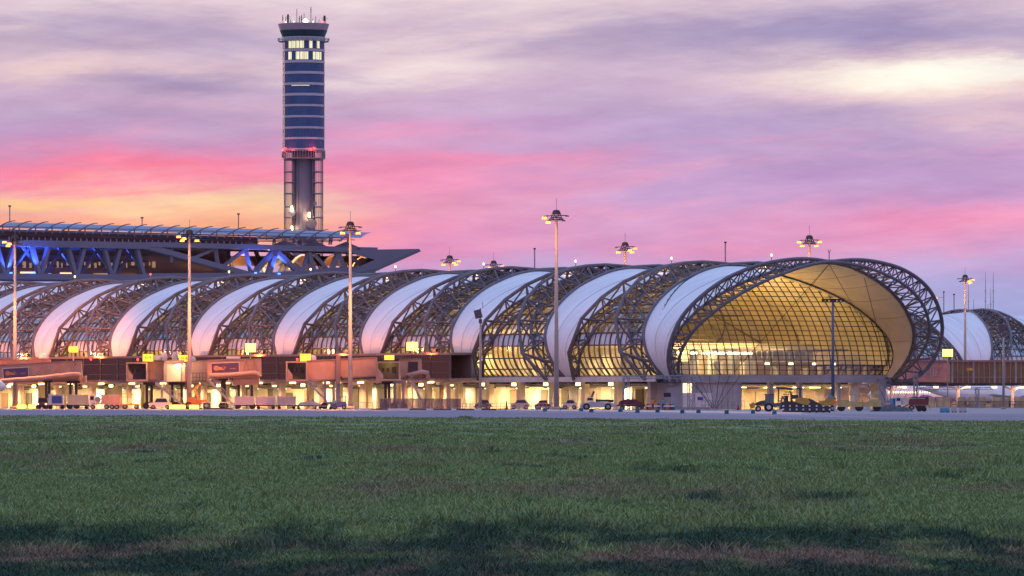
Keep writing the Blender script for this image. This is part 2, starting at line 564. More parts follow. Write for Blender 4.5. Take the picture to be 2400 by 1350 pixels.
def inner_frame_mesh(name, side):
    """cross bracing and the purlins seen behind the bay glass"""
    mb = MB()
    for sg in (side,):
        for u0, u1 in ((.15, .6),):
            for d in (0, 1):
                pts = []
                for i in range(9):
                    q = i / 8; u = u0 + (u1 - u0) * q; a = max(.9, s_A(u)) + .5; b = PITCH - a
                    pts.append(SP(sg * (1 - u), a + (b - a) * (q if d else 1 - q), -2.0))
                mb.tube(pts, .16, 6)
        for u in (.42,):
            a = max(.9, s_A(u)) + .3
            mb.tube([SP(sg * (1 - u), a, -2.0), SP(sg * (1 - u), PITCH - a, -2.0)], .16, 6)
    return mb.mesh(name, M_steel)

ME_E = truss_mesh(1, "arch_truss_end", 1.1, 36); ME_R = truss_mesh(1, "arch_truss_a"); ME_L = truss_mesh(-1, "arch_truss_b")
ME_MEM = membrane_mesh(M_memb, "roof_membrane"); ME_SEAM = seam_mesh("seam")
BAYM = [(glass_mesh("bay_glazing", q), mullion_mesh("mullions", q), inner_frame_mesh("inner_bracing", q)) for q in (-1, 1)]

YEL = (1.0, .70, .28)
main = None
def concourse_bays(root, n, first_glass, lights=True, power=2600):
    for i in range(n):
        off = -PITCH * i
        m = link("roof_membrane", ME_MEM, root, (off, 0, 0))
        link("seam", ME_SEAM, m)
        link("arch_truss", ME_E if i == 0 else ME_R, root, (off, 0, 0)); link("arch_truss", ME_L, root, (off, 0, 0))
        if i + first_glass <= n:
            for gm_, mm_, im_ in BAYM:
                g = link("bay_glazing", gm_, root, (off - PITCH, 0, 0))
                link("mullions", mm_, g)
                if not (root is main and i == 0): link("inner_bracing", im_, g)
            if lights:
                light("hall_light", 'AREA', (off - PITCH / 2, 0, 13.5), power * .55, YEL, root, size=14, sy=20, direction=(0, 0, -1))
            light("gate_light", 'AREA', (off - PITCH / 2, -11, 8.6), power * .5, YEL, root, size=20, sy=4, direction=(0, .35, -1))

main = thing("concourse_building", "long arched concourse of white membrane shells, steel trusses and a glowing glass end", "terminal", MID, RZ)
concourse_bays(main, 9, 0, True, 5200)
LEN = 9 * PITCH

# ---- end hall wall: a glass shell leaning back from the feet of the end arch
def endpt(w, u, inset=.3):
    pass
def s_wall(h): return -.15 - (PITCH / 2 - .8) * max(0, h) ** 2.1
ZB = 5.55
ZT = ZC - .12
def half_w(z):
    # half width of the membrane section at height z
    lo, hi = 0.0, 1.0
    for _ in range(30):
        m_ = (lo + hi) / 2
        if prof(m_)[1] < z: lo = m_
        else: hi = m_
    u_ = lo; v_ = max(-1, min(1, s_wall((z - ZF) / (ZC - ZF)) / max(.9, s_A(u_))))
    return max(0.0, prof(lo)[0] - .30 - (1 - v_ * v_) * (.75 * math.sin(math.pi * u_ / 2) + .1))
zs = []
z = ZB
while z < ZT - .7:
    zs.append(z); z += .8
zs.append(ZT - .3)
gm = MB(); rows = []
for z in zs:
    hw = half_w(z); rows.append([Vector((s_wall((z - ZF) / (ZC - ZF)), -hw + 2 * hw * j / 24, z)) for j in range(25)])
gm.grid(rows)
eg = gm.build("end_wall_glazing", M_glass_end, main)
mm = MB()
for z in zs:
    hw = half_w(z); s = s_wall((z - ZF) / (ZC - ZF)) + .06
    mm.beam((s, -hw, z), (s, hw, z), .11, .12)
t = -23.25
while t < 24:
    prev = None
    for i in range(46):
        z = ZB + (ZT - .4 - ZB) * i / 45
        p = Vector((s_wall((z - ZF) / (ZC - ZF)) + .06, t, z))
        if abs(t) < half_w(z) and prev is not None: mm.beam(prev, p, .12, .14)
        prev = p if abs(t) < half_w(z) else None
    t += 1.55
mm.build("mullions", M_steel_d, eg)
rim = MB()
for sg in (-1, 1):
    pts = [Vector((s_wall((z - ZF) / (ZC - ZF)) + .1, sg * (half_w(z) - (.3 if sg < 0 else .05)), z)) for z in [ZB + (ZT - ZB - .1) * i / 60 for i in range(61)]]
    rim.tube(pts, .15, 6)
rim.build("rim_beam", M_steel_d, eg)
# wall hangers and cable stays in front of the glass
cb = MB()
pin = Vector((12.3, 0, ZC - .5))
for a, b in ((pin, (-.4, -9, 6.2)), (pin, (-4.5, 7, 16.8)), (pin, (-.4, 20, 11)), ((9, 10, 21.6), (1.5, 21.5, 6.5)), ((-6, -18, 16.5), (1, -13, 5.6))):
    cb.tube([a, b], .05, 4)
cb.build("stay_cable", M_dark, main)
# roof antenna at the crest pin and edge tie cables
an = MB(); an.tube([pin + Vector((0, 0, .4)), pin + Vector((0, 0, 1.7))], .07, 5)
an.tube([pin + Vector((-.3, 0, 2.3)), pin + Vector((0, 0, 1.7)), pin + Vector((.3, 0, 2.3))], .06, 5)
an.build("roof_antenna", M_dark, main)
# ---- slab, fascia, ground floor
sl = MB()
sl.box((-LEN / 2 - .3, 0, 5.0), (LEN, 2 * HWID + .6, .9))
sl.build("floor_slab", M_conc, main)
fb = MB()
fb.box((.35, 0, 4.95), (.5, 2 * HWID + 1.4, 1.22))
fb.build("end_fascia", M_conc, main)
fa = MB()
fa.box((-LEN / 2 - 1, -HWID - 1.2, 5.15), (LEN, 2.4, .22)); fa.box((-LEN / 2 - 1, -HWID - 2.45, 4.85), (LEN, .12, .8))
fa.build("canopy_fascia", M_offw, main)
# interior: floors, back partition, balcony decks, gold ceiling shells
it = MB()
it.box((-LEN / 2, 0, 5.5), (LEN - 2, 42, .08)); it.box((-LEN / 2 - 10, 1, 8.0), (LEN - 30, .4, 5.2)); it.box((-LEN / 2 - 14, 6, 10.4), (LEN - 40, 12, .35))
it.build("interior_floor", M_conc_w, main)
bk = MB()
for i in range(30):
    bk.box((-18 - i * 6.5, -6 + (i % 3) * 2, 6.9), (2.6, .4, 2.6 + (i % 4) * .5), i % 3)
bk.build("interior_partition", [M_conc_w, M_offw, M_conc_l], main)
# end hall contents: counters, columns, screens, balustrade
ih = MB()
for i in range(9): ih.box((-3.5 - (i % 3) * 2, -17 + i * 2.1, 6.6), (1.2, 1.3, 2.2), i % 2)
for t in (-17.5, -13, -9.2, -5): ih.box((-6, t, 7.7), (1.0, 1.1, 4.2), 2)
ih.box((-9, 7, 7.9), (.3, 26, .3), 0); ih.box((-12, 8, 9.7), (8, 26, .35), 1)
for i in range(22): ih.box((-8.2, -4 + i * 1.15, 8.9), (.15, .14, 1.1), 1)
for i in range(16): ih.box((-2.0 - (i * 37 % 5), 1 + i * 1.25, 6.1), (.8, .5, 1.0 + (i * 13 % 7) * .12), 2)
ih.box((-16, 0, 8.2), (.4, 40, 5.2), 3)
ih.build("hall_fitout", [M_offw, M_conc_l, M_conc, M_conc_w], main)
sf = MB(); rows = []
for i in range(65):
    w = -1 + 2 * i / 64; u = 1 - abs(w); sa = max(.9, s_A(u)) - .1; row = []
    for j in range(15):
        v = -1 + 2 * j / 14
        row.append(SP(w, v * sa, -(1 - v * v) * (.75 * math.sin(math.pi * min(1, u) / 2) + .1) - .32))
    rows.append(row)
sf.grid(rows); sf.build("canopy_soffit", M_soffit, main, True)
sf = MB()
for u in (.2, .34, .48, .62, .76, .9):
    for sg in (-1, 1):
        sa = s_A(u) - .2; sf.tube([SP(sg * (1 - u), sa * v, -(1 - v * v) * (.75 * math.sin(math.pi * u / 2) + .1) - .36) for v in [-1 + j / 6 for j in range(13)]], .03, 4)
sf.build("soffit_seam", M_peach_d, main)
def liner(s0, s1, ulo, rad=-3.2, n=5):
    mb = MB()
    for a in range(n):
        sa, sb = s0 + (s1 - s0) * a / n, s0 + (s1 - s0) * (a + 1) / n
        rows = []
        for i in range(41):
            w = -(1 - ulo) + ((1 - ulo) + .93) * i / 40
            st = sa
            if a == 0 and w > 0: st = min(s_wall((SP(w, 0, rad).z - ZF) / (ZC - ZF)) - .5, -1.0)
            rd_ = -.95 if w > 0 else rad
            rows.append([SP(w, st + (sb - st) * q, rd_ - (.8 if w <= 0 else .3) * math.sin(math.pi * q)) for q in (.01, .25, .5, .75, .99)])
        mb.grid(rows, a % 2)
    return mb
liner(-13.8, -66, .72).build("ceiling_liner", [M_conc_w, mk("liner_fabric", (.58, .50, .38), .7, 0, .08, .3)], main, True)
ewl = MB(); _ol = [(SP(w_ / 20 - 1, 0, -1.6).y, SP(w_ / 20 - 1, 0, -1.6).z) for w_ in range(0, 41)]
ewl.add([(-66, y, z) for y, z in _ol], [tuple(range(len(_ol)))]); ewl.build("hall_end_wall", M_conc_w, main)
GOLD = (1.0, .60, .19)
lf = MB()
for i in range(7): lf.box((-4.0, -20.0 + i * 2.7, 9.0), (.35, 2.2 if i > 2 else 1.1, .5))
lf.build("strip_lamp", M_whitelamp, main)
light("hall_uplight", 'AREA', (-7, -12, 9.3), 4200, GOLD, main, size=5, sy=17, direction=(-.2, .1, 1))
light("hall_uplight", 'AREA', (-9, 6, 9.6), 1300, GOLD, main, size=4, sy=18, direction=(.1, 0, 1))
light("hall_uplight", 'AREA', (-20, 0, 10.5), 4000, GOLD, main, size=8, sy=26, direction=(.1, 0, 1))
light("canopy_light", 'AREA', (4, 3, 6.2), 300, (1, .55, .22), main, size=2, sy=30, direction=(.25, 0, 1))
lw_ = MB()
for t in (3, 8, 13, 17): lw_.box((-7, t, 7.4), (.1, .9, .4))
lw_.build("display_screen", M_whitelamp, main)

# ground floor: back wall, doors, columns and lamps along the near side
gb = MB()
gb.box((-LEN / 2 - 6, -HWID + 7, 2.3), (LEN - 14, .4, 4.5), 0)
for i in range(75):
    s = -14 - i * 2.85
    if i % 4 == 3: continue
    if i % 5 == 1: gb.box((s - .3, -HWID + 4.5, 1.9), (2.6, .3, 3.8), 5)
    gb.box((s, -HWID + 6.72, 1.5 + (i % 3) * .2), (1.7 + (i * 7 % 5) * .15, .16, 2.7 + (i % 3) * .4), (1, 6, 3, 4, 2, 6, 1)[i * 5 % 7])
gb.build("ground_floor_wall", [M_conc_w, M_offw, M_conc_l, M_peach_d, M_white, M_conc, mk('dark_wall_panel', (.10, .09, .09), .6)], main)  # darkest panels added for contrast along the arcade wall
cl_mesh = None
for i in range(27):
    c = MB(); s = -6 - i * PITCH / 3
    c.box((0, 0, 2.25), (.9, 1.0, 4.5)); c.box((0, 0, .35), (1.1, 1.2, .7)); 
    if cl_mesh is None: cl_mesh = c.mesh("column", M_conc_w)
    link("column", cl_mesh, main, (s, -HWID + .6, 0))
pp = MB()
for z, t in ((4.1, -21.0), (3.8, -19.5), (4.2, -18.2), (3.9, -16.9)):
    pp.tube([(-8, t, z), (-LEN + 2, t, z)], .16, 6, mi=(0 if t < -19 else 1))
for i in range(60): pp.box((-8 - i * 3.7, -19.4, 4.3), (.25, 5.5, .3), 1)
for i in range(24): pp.box((-9 - i * 9.1, -18.5, 3.75), (3.2, 1.5, .55), i % 2)
pp.build("service_pipes", [M_gal, M_dark], main)
fx = None
for i in range(26):
    s = -9 - i * PITCH / 3
    if fx is None: fx = MB().box((0, 0, 0), (2.0, .45, .16)).mesh("ceiling_lamp", M_whitelamp)
    link("ceiling_lamp", fx, main, (s, -19.6, 3.45))
    light("arcade_light", 'AREA', (s, -19.6, 3.3), 350 + 2200 * (((i * 5) % 7) / 6) ** 2, (1, .62, .25), main, size=2.4, sy=1.2, direction=(0, .25, -1))
fw = None
for i in range(26):
    s = -13.5 - i * PITCH / 3
    if fw is None: fw = MB().box((0, 0, 0), (.75, .4, .5)).mesh("wall_lamp", M_warmlamp)
    link("wall_lamp", fw, main, (s, -HWID - 1.8, 4.1))
# end elevation: service block, columns, piers, inner wall, lamps
eb = MB()
eb.box((-3, -14.7, 2.17), (6.0, 12.6, 4.3), 0)
for j in range(12): eb.box((.03, -20.4 + j * 1.06, 2.1), (.06, .06, 3.9), 1)
eb.build("service_block", [M_conc_l, M_conc], main)
wp = MB(); wp.box((.07, -17.2, 1.5), (.1, 6.2, 2.3)); wp.build("white_panel", M_white, main)
sg_ = MB(); sg_.box((.15, -16.6, 1.75), (.06, 1.1, .5)); sg_.build("notice_board", M_blue, main)
wn = MB(); wn.box((.06, -19.6, 3.35), (.1, 2.6, 1.6)); wn.build("lit_window", mk("lit_window_glass", (1, .8, .45), .3, 0, .2, 1, emit=(1, .70, .32), estr=2.2), main)
for t in (-8.1, -1.5, 4.6, 12.6): link("column", MB().box((0, 0, 2.2), (.75, .7, 4.4)).mesh("column", M_conc), main, (-.7, t, 0))
pw = MB(); pw.box((-.9, 16.2, 2.2), (.5, 1.9, 4.3)); pw.build("pier_panel", M_conc_w, main)
for t, nm in ((-21.7, 1), (20.7, 1)):
    p = MB()
    p.box((.0, t, 1.9), (2.0, 1.5, 3.8), 0)
    sg = -1 if t < 0 else 1
    p.prism([(0, 0)] * 0 or [(-.9, 3.6), (.9, 3.6), (1.5, 4.9), (-1.5, 4.9)], (t - .75, t + .75 + (1.0 if sg > 0 else 0)), 0)
    p.build("end_pier", M_conc, main)
ew = MB()
ew.box((-13, 2, 2.2), (.4, 36, 4.3), 0)
for j in range(7): ew.box((-12.7, -6 + j * 4.1, 1.7), (.2, 2.2 + (j % 3) * .4, 2.4), 1 + j % 2)
ew.tube([(-4, -7, 3.9), (-4, 18, 3.9)], .28, 8, 2); ew.tube([(-6, -7, 3.5), (-6, 18, 3.5)], .2, 8, 3)
ew.tube([(-3, -7, 4.2), (-3, 18, 4.2)], .12, 6, 3)
for j in range(9): ew.box((-5, -6.5 + j * 3, 4.3), (7, .25, .3), 3)
# stair behind the columns
for j in range(9): ew.box((-7, 5.2 + j * .33, .3 + j * .36), (1.6, .36, .12), 3)
ew.beam((-6.2, 5, .3), (-6.2, 8.3, 3.7), .1, .25, 3); ew.beam((-6.2, 5, 1.3), (-6.2, 8.3, 4.7), .06, .06, 3)
ew.build("undercroft_wall", [M_conc_w, M_offw, M_offw, M_dark], main)
for t in (-4.5, 1.5, 7.5, 11.0, 15.5):
    link("ceiling_lamp", fx, main, (-4.5, t, 3.55)).rotation_euler = (0, 0, math.pi / 2)
    light("arcade_light", 'AREA', (-4.5, t, 3.4), 1300, (1, .58, .2), main, size=1.2, sy=2.2, direction=(-.2, 0, -1))
# roof furniture: beacon on each membrane crest
for i in range(9):
    b = MB(); b.tube([(0, 0, 0), (0, 0, 1.9)], .07, 5); b.box((0, 0, .15), (1.6, .9, .25)); 
    o = b.build("roof_beacon", M_gal, main); o.location = (-PITCH * i - 1, -1.0, ZC - 1.0)
    l = MB(); l.lathe((0, 0, 2.0), [(.05, 0), (.16, .1), (.16, .3), (.05, .4)], 8); l.build("beacon_lamp", M_redlamp if i == 7 else M_warmlamp, o)
    if i < 8:
        w_ = MB(); w_.box((-1.2, -1.0, .3), (1.3, .5, .18)); w_.build("crest_lamp", M_warmlamp, o)
        light("crest_light", 'POINT', LC(-PITCH * i - 2.5, -1.5, ZC + .3), 60, (1, .5, .3), None, soft=.2)

# ---- second concourse, behind on the right, seen the other way round
AX2 = Vector((.90, .436, 0))
far = thing("concourse_building", "second arched concourse behind the glass end at the right edge", "terminal", (0, 0, 0), 0)
RZ2 = math.atan2(.436, .90)
# membrane foot in view at px 2295, z 4.8
FX = (2276 - 1200) * 1452 / F
lat2 = Vector((-.436, .90, 0))
far.location = Vector((FX, 1452, 0)) + lat2 * HWID + AX2 * PITCH * 2
far.rotation_euler = (0, 0, RZ2)
concourse_bays(far, 5, 0, True, 3500)
s2 = MB(); s2.box((-PITCH * 2.5, 0, 5.0), (PITCH * 6, 45, .9)); s2.build("floor_slab", M_conc, far)
s3 = MB(); s3.box((-PITCH * 2.5, -HWID + 7, 2.3), (PITCH * 6, .4, 4.5)); s3.build("ground_floor_wall", M_conc_w, far)
for i in range(14):
    light("arcade_light", 'AREA', (10 - i * 11, -HWID - 1, 4.2), 900, (1, .55, .30), far, size=3, sy=2, direction=(0, -.2, -1))
# ------------------------------------------------------------------ ground
def road_edge_near(tn): return 249.2 / (tn + .534)
def gmat(name, greens, browns, darks):
    m = bpy.data.materials.new(name); m.use_nodes = True; nt = m.node_tree
    b = nt.nodes['Principled BSDF']; b.inputs['Roughness'].default_value = .85; b.inputs['Specular IOR Level'].default_value = .08
    geo = nt.nodes.new('ShaderNodeNewGeometry')
    sp = nt.nodes.new('ShaderNodeSeparateXYZ'); nt.links.new(geo.outputs['Position'], sp.inputs[0])
    def noise(sc, off, detail=4, sy=1.0):
        mp = nt.nodes.new('ShaderNodeMapping'); mp.inputs['Location'].default_value = (off, off * .7, 0); mp.inputs['Scale'].default_value = (sc, sc * sy, 0.0)
        nt.links.new(geo.outputs['Position'], mp.inputs[0])
        n = nt.nodes.new('ShaderNodeTexNoise'); n.inputs['Scale'].default_value = 1; n.inputs['Detail'].default_value = detail; n.inputs['Roughness'].default_value = .6
        nt.links.new(mp.outputs[0], n.inputs['Vector']); return n.outputs['Fac']
    def mrange(x, a, bb, c=0, d=1):
        r = nt.nodes.new('ShaderNodeMapRange'); r.inputs[1].default_value = a; r.inputs[2].default_value = bb; r.inputs[3].default_value = c; r.inputs[4].default_value = d
        r.interpolation_type = 'SMOOTHSTEP'
        nt.links.new(x, r.inputs[0]); return r.outputs[0]
    def mix(f, a, bb):
        x = nt.nodes.new('ShaderNodeMix'); x.data_type = 'RGBA'
        for sk, v in ((x.inputs[0], f), (x.inputs[6], a), (x.inputs[7], bb)):
            if isinstance(v, (int, float, tuple)): sk.default_value = v
            else: nt.links.new(v, sk)
        return x.outputs[2]
    def mul(a, bb):
        x = nt.nodes.new('ShaderNodeMath'); x.operation = 'MULTIPLY'
        for sk, v in ((x.inputs[0], a), (x.inputs[1], bb)):
            if isinstance(v, (int, float)): sk.default_value = v
            else: nt.links.new(v, sk)
        return x.outputs[0]
    def add(a, bb):
        x = nt.nodes.new('ShaderNodeMath'); x.operation = 'ADD'; x.use_clamp = True
        for sk, v in ((x.inputs[0], a), (x.inputs[1], bb)):
            if isinstance(v, (int, float)): sk.default_value = v
            else: nt.links.new(v, sk)
        return x.outputs[0]
    # fresh green / mid green mixture
    c = mix(mrange(noise(1.6, 2, 5), .35, .65), (*greens[0], 1), (*greens[1], 1))
    # dry brown patches, strong on the near bank
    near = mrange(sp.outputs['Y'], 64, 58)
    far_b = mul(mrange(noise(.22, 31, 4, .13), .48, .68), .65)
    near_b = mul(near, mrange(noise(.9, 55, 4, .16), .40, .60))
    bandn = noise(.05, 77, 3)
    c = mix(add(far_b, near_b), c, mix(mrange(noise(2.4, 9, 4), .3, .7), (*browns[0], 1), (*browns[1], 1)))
    # darker tufts
    c = mix(mul(mrange(noise(.55, 5, 5, .14), .55, .70), .85), c, (*darks[0], 1))
    c = mix(mul(mul(mrange(sp.outputs['Y'], 68.5, 65), mrange(noise(.8, 99, 4, .18), .36, .56)), .9), c, (*darks[0], 1))  # near bank's shadow band, put into the colour as dark green
    nt.links.new(c, b.inputs['Base Color'])
    return m
G_GR = ((.145, .240, .110), (.255, .355, .135)); G_BR = ((.20, .165, .12), (.30, .24, .17)); G_DK = ((.035, .085, .060),)
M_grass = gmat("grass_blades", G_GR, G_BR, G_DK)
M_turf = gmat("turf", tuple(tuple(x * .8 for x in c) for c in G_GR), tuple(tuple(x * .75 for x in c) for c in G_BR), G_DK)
M_apron = mk("apron_concrete", (.26, .25, .26), .55, 0, .14, .06, spec=.4)
M_road = mk("road_asphalt", (.085, .11, .175), .5, 0, .12, .05, spec=.5)
M_line = mk("road_paint", (.75, .76, .78), .6)
M_kerbd = mk("kerb_dark", (.03, .035, .06), .6)

base = MB(); base.add([(-9000, -500, -.6), (9000, -500, -.6), (9000, 16000, -.6), (-9000, 16000, -.6)], [(0, 1, 2, 3)])
tag(base.build("ground", M_turf), kind='structure')
# apron reaches far behind the buildings
FAR_EDGE = [(-900, 1420), (-200, 1085), (0, 1021), (600, 930), (1190, 859), (1600, 715), (1870, 625), (2100, 612), (2400, 630), (3600, 700)]
def far_edge(px):
    for (a, ya), (b, yb) in zip(FAR_EDGE, FAR_EDGE[1:]):
        if a <= px <= b:
            Yv = ya + (yb - ya) * (px - a) / (b - a); return Vector(((px - 1200) * Yv / F, Yv, 0))
def nearline(Y):
    return 249.2 - .534 * Y
fe = [far_edge(p) for p in range(-900, 3601, 100)]
ap = MB()
rows = [[(v.x, v.y, 0) for v in fe], [(v.x * 1.0, 1500 if abs(v.x) < 999 else 1500, 0) for v in fe]]
ap.grid([[ (v.x, v.y, 0) for v in fe], [(v.x * 1500 / v.y, 1500, 0) for v in fe], [(v.x * 9000 / v.y * 1.5, 9000, 0) for v in fe]])
tag(ap.build("apron", M_apron), kind='structure')
rd = MB()
nr = []
for v in fe:
    tn_ = v.x / v.y; Yn_ = 249.2 / (tn_ + .534); nr.append((tn_ * Yn_, Yn_, .02))
rd.grid([nr, [(v.x, v.y + .5, .02) for v in fe]])
tag(rd.build("road", M_road), kind='structure')
def edge_strip(px0, px1, off, w, z, h, mb):
    n = max(2, int((px1 - px0) / 20)); ps = []
    for i in range(n + 1):
        v = far_edge(px0 + (px1 - px0) * i / n); ps.append(v + Vector((0, -off, 0)))
    for p, q in zip(ps, ps[1:]):
        d = (q - p).normalized(); nn = Vector((-d.y, d.x, 0)) * w / 2
        if h <= 0:
            mb.add([p - nn + Vector((0, 0, z)), q - nn + Vector((0, 0, z)), q + nn + Vector((0, 0, z)), p + nn + Vector((0, 0, z))], [(0, 1, 2, 3)])
        else:
            mb.beam(p + Vector((0, 0, z + h / 2)), q + Vector((0, 0, z + h / 2)), w, h)
for px0, px1, dark in ((470, 545, 1), (830, 870, 0), (870, 912, 1), (912, 962, 0), (962, 1002, 1), (1002, 1018, 0), (1018, 1060, 1), (1060, 1072, 0), (1072, 1114, 1), (1114, 1131, 0), (1131, 1172, 1)):
    m_ = MB(); edge_strip(px0, px1, 1, .35, .02, .22, m_); tag(m_.build("kerb", M_kerbd if dark else M_line), kind='structure')
m_ = MB(); edge_strip(1175, 1205, 8, 1.6, .02, .12, m_); edge_strip(1205, 1880, 3, .5, .02, .16, m_); tag(m_.build("kerb", M_line), kind='structure')
m_ = MB()
for off, w in ((70, 1.4), (150, 1.0), (280, .8)):
    edge_strip(-300, 2900, off * .5, w, .03, 0, m_)
tag(m_.build("lane_marking", M_line), kind='structure')
# terrain
NT, NY = 150, 230
taus = np.linspace(-.16, .16, NT)
rows_v = []
def hfun(X, Y):
    h = .05 * np.sin(X * .35 + 1.3 * np.sin(Y * .05)) * np.sin(Y * .09 + 1.0) + .04 * np.sin(X * .11 + Y * .031 + 2) + .025 * np.sin(X * 1.7 + Y * .6) * np.sin(Y * .33)
    h = h * np.clip((Y - 40) / 60, .4, 1.0)
    # near bank falls away towards a shallow ditch in front of the camera
    rise = 1 / (1 + np.exp(-(Y - (66.5 + .8 * np.sin(X * .5) + .5 * np.sin(X * 1.3))) / 1.6))
    return h - (1 - rise) * .16 + .03
verts = []
for v in np.linspace(0, 1, NY) ** 1.0:
    Yn = 14.0; Ye = np.array([road_edge_near(t) for t in taus])
    Y = Yn * (Ye / Yn) ** v
    X = taus * Y
    H = hfun(X, Y)
    H = np.where(v > .985, .035, H)
    verts.append(np.stack([X, Y, H], 1))
V3 = np.concatenate(verts)
idx = np.arange(NT * NY).reshape(NY, NT)
quads = np.stack([idx[:-1, :-1], idx[:-1, 1:], idx[1:, 1:], idx[1:, :-1]], -1).reshape(-1, 4)
def np_mesh(name, verts, faces, mat, smooth=True):
    me = bpy.data.meshes.new(name)
    k = faces.shape[1]
    me.vertices.add(len(verts)); me.vertices.foreach_set('co', verts.astype(np.float32).ravel())
    me.loops.add(faces.size); me.loops.foreach_set('vertex_index', faces.astype(np.int32).ravel())
    me.polygons.add(len(faces)); me.polygons.foreach_set('loop_start', np.arange(0, faces.size, k, dtype=np.int32))
    try: me.polygons.foreach_set('loop_total', np.full(len(faces), k, dtype=np.int32))
    except Exception: pass
    me.polygons.foreach_set('use_smooth', np.full(len(faces), smooth))
    me.materials.append(mat); me.update(calc_edges=True)
    return me
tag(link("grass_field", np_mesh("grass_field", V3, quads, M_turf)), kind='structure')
# grass blades, denser near the camera
NTUFT = 95000
q = rng.uniform(38, 600, NTUFT)
tn = rng.uniform(-.105, .105, NTUFT)
q = rng.uniform(36, 520, NTUFT)
Yt = CH * F / q
ok = Yt < np.array([road_edge_near(t) for t in tn]) - 3
Yt, tn = Yt[ok], tn[ok]
Xt = tn * Yt
nt_ = len(Yt)
NB = 5
Xb = np.repeat(Xt, NB); Yb = np.repeat(Yt, NB)
spread = .05 + Yb * .0009
Xb = Xb + rng.normal(0, 1, len(Xb)) * spread; Yb = Yb + rng.normal(0, 1, len(Yb)) * spread * 3
# scattered taller clumps
NC = 150
qc = rng.uniform(40, 330, NC); Yc = CH * F / qc; Xc = rng.uniform(-.1, .1, NC) * Yc
nb_c = 110
Xk = np.repeat(Xc, nb_c) + rng.normal(0, 1, NC * nb_c) * np.repeat(rng.uniform(.08, .5, NC), nb_c); Yk = np.repeat(Yc, nb_c) + rng.normal(0, .45, NC * nb_c)
okc = Yk < 249.2 / (Xk / Yk + .534) - 3
n_base = len(Xb); Xb = np.concatenate([Xb, Xk[okc]]); Yb = np.concatenate([Yb, Yk[okc]])
clump = .5 + .5 * np.sin(Xb * .9 + 2 * np.sin(Yb * .11)) * np.sin(Yb * .21 + Xb * .3)
hb = rng.uniform(.035, .085, len(Xb)) * (0.7 + .7 * clump) * np.clip(1 + (Yb - 60) / 400, 1, 1.35)
hb[n_base:] *= 1.9
wb = .006 + Yb * 8e-5
lean = rng.normal(0, .55, len(Xb)) * hb; leany = rng.normal(0, .4, len(Xb)) * hb
zb = hfun(Xb, Yb) - .01
b0 = np.stack([Xb - wb, Yb, zb], 1); b1 = np.stack([Xb + wb, Yb + rng.normal(0, .01, len(Xb)), zb], 1)
mid0 = np.stack([Xb - wb * .7 + lean * .35, Yb + leany * .4, zb + hb * .6], 1)
mid1 = np.stack([Xb + wb * .7 + lean * .35, Yb + leany * .4, zb + hb * .6], 1)
tip = np.stack([Xb + lean, Yb + leany, zb + hb], 1)
vv = np.stack([b0, b1, mid1, mid0, tip], 1).reshape(-1, 3)
ii = np.arange(len(Xb)) * 5
tri = np.concatenate([np.stack([ii, ii + 1, ii + 2], 1), np.stack([ii, ii + 2, ii + 3], 1), np.stack([ii + 3, ii + 2, ii + 4], 1)])
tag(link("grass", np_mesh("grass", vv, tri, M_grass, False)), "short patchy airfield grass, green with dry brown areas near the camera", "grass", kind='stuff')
# ------------------------------------------------------------------ control tower
TY = 2000.0
def tz(py): return CH + (HZ - py) * TY / F
tw = thing("control_tower", "tall control tower of blue glass with white floor bands, flared top and antennas", "control tower", ((711.5 - 1200) * TY / F, TY, 0), 0)
M_tglass = mk("tower_glass", (.05, .125, .28), .3, .1, .15, .35, spec=.3)
M_tband = mk("tower_band", (.50, .48, .55), .5, 0, .08, .5)
M_tcore = mk("tower_core", (.22, .20, .27), .7, 0, .12, .15, stretch=(1, 1, .15))
M_twin = mk("tower_lit_window", (.9, .9, .6), .4, 0, .4, .5, emit=(.95, .90, .45), estr=.75)
R0 = 6.9
b = MB(); b.lathe((0, 0, 0), [(R0, tz(353)), (R0, tz(97))], 40); sh = b.build("shaft_glass", M_tglass, tw)
mu = MB()
for k in range(40):
    a = 2 * math.pi * k / 40
    mu.box((math.cos(a) * (R0 + .02), math.sin(a) * (R0 + .02), (tz(353) + tz(97)) / 2), (.1, .1, tz(97) - tz(353)), 0)
mu.build("mullions", mk("tower_mullion", (.10, .14, .24), .4, .2), sh)
for y0, y1 in ((116, 122), (143, 149), (169, 175), (195, 201), (220, 226), (246, 251), (272, 277), (298, 303), (323, 328), (349, 354)):
    b = MB(); b.lathe((0, 0, 0), [(R0 + .18, tz(y1)), (R0 + .18, tz(y0))], 40); b.build("floor_band", M_tband, tw)
def arcpanel(mb, x0, x1, y0, y1, r):
    a0 = math.asin(max(-1, min(1, (x0 - 711.5) / (r * 7)))); a1 = math.asin(max(-1, min(1, (x1 - 711.5) / (r * 7))))
    rows = []
    for z in (tz(y1), tz(y0)):
        rows.append([(r * math.sin(a0 + (a1 - a0) * i / 6), -r * math.cos(a0 + (a1 - a0) * i / 6), z) for i in range(7)])
    mb.grid(rows)
for row, (y0, y1, spans) in enumerate(((98, 115, ((678, 685), (686, 694), (695, 703), (704, 714), (726, 734), (744, 750))), (123.5, 141.5, ((677, 685), (695, 704), (705, 714), (715, 724), (735, 741), (742, 750), (751, 754))))):
    for x0, x1 in spans:
        p = MB(); arcpanel(p, x0, x1, y0, y1, R0 + .06); p.build("lit_window", M_twin, tw)
p = MB(); arcpanel(p, 685, 727, 201.5, 203, R0 + .08); p.build("lit_strip", M_twin, tw)
cabm = MB(); cabm.lathe((0, 0, 0), [(R0 + .2, tz(88)), (R0 + 1.1, tz(72))], 40); cabm.build("cab_glass", mk("cab_glass_dark", (.02, .05, .07), .12, .1, .1, 1, spec=.8), tw)
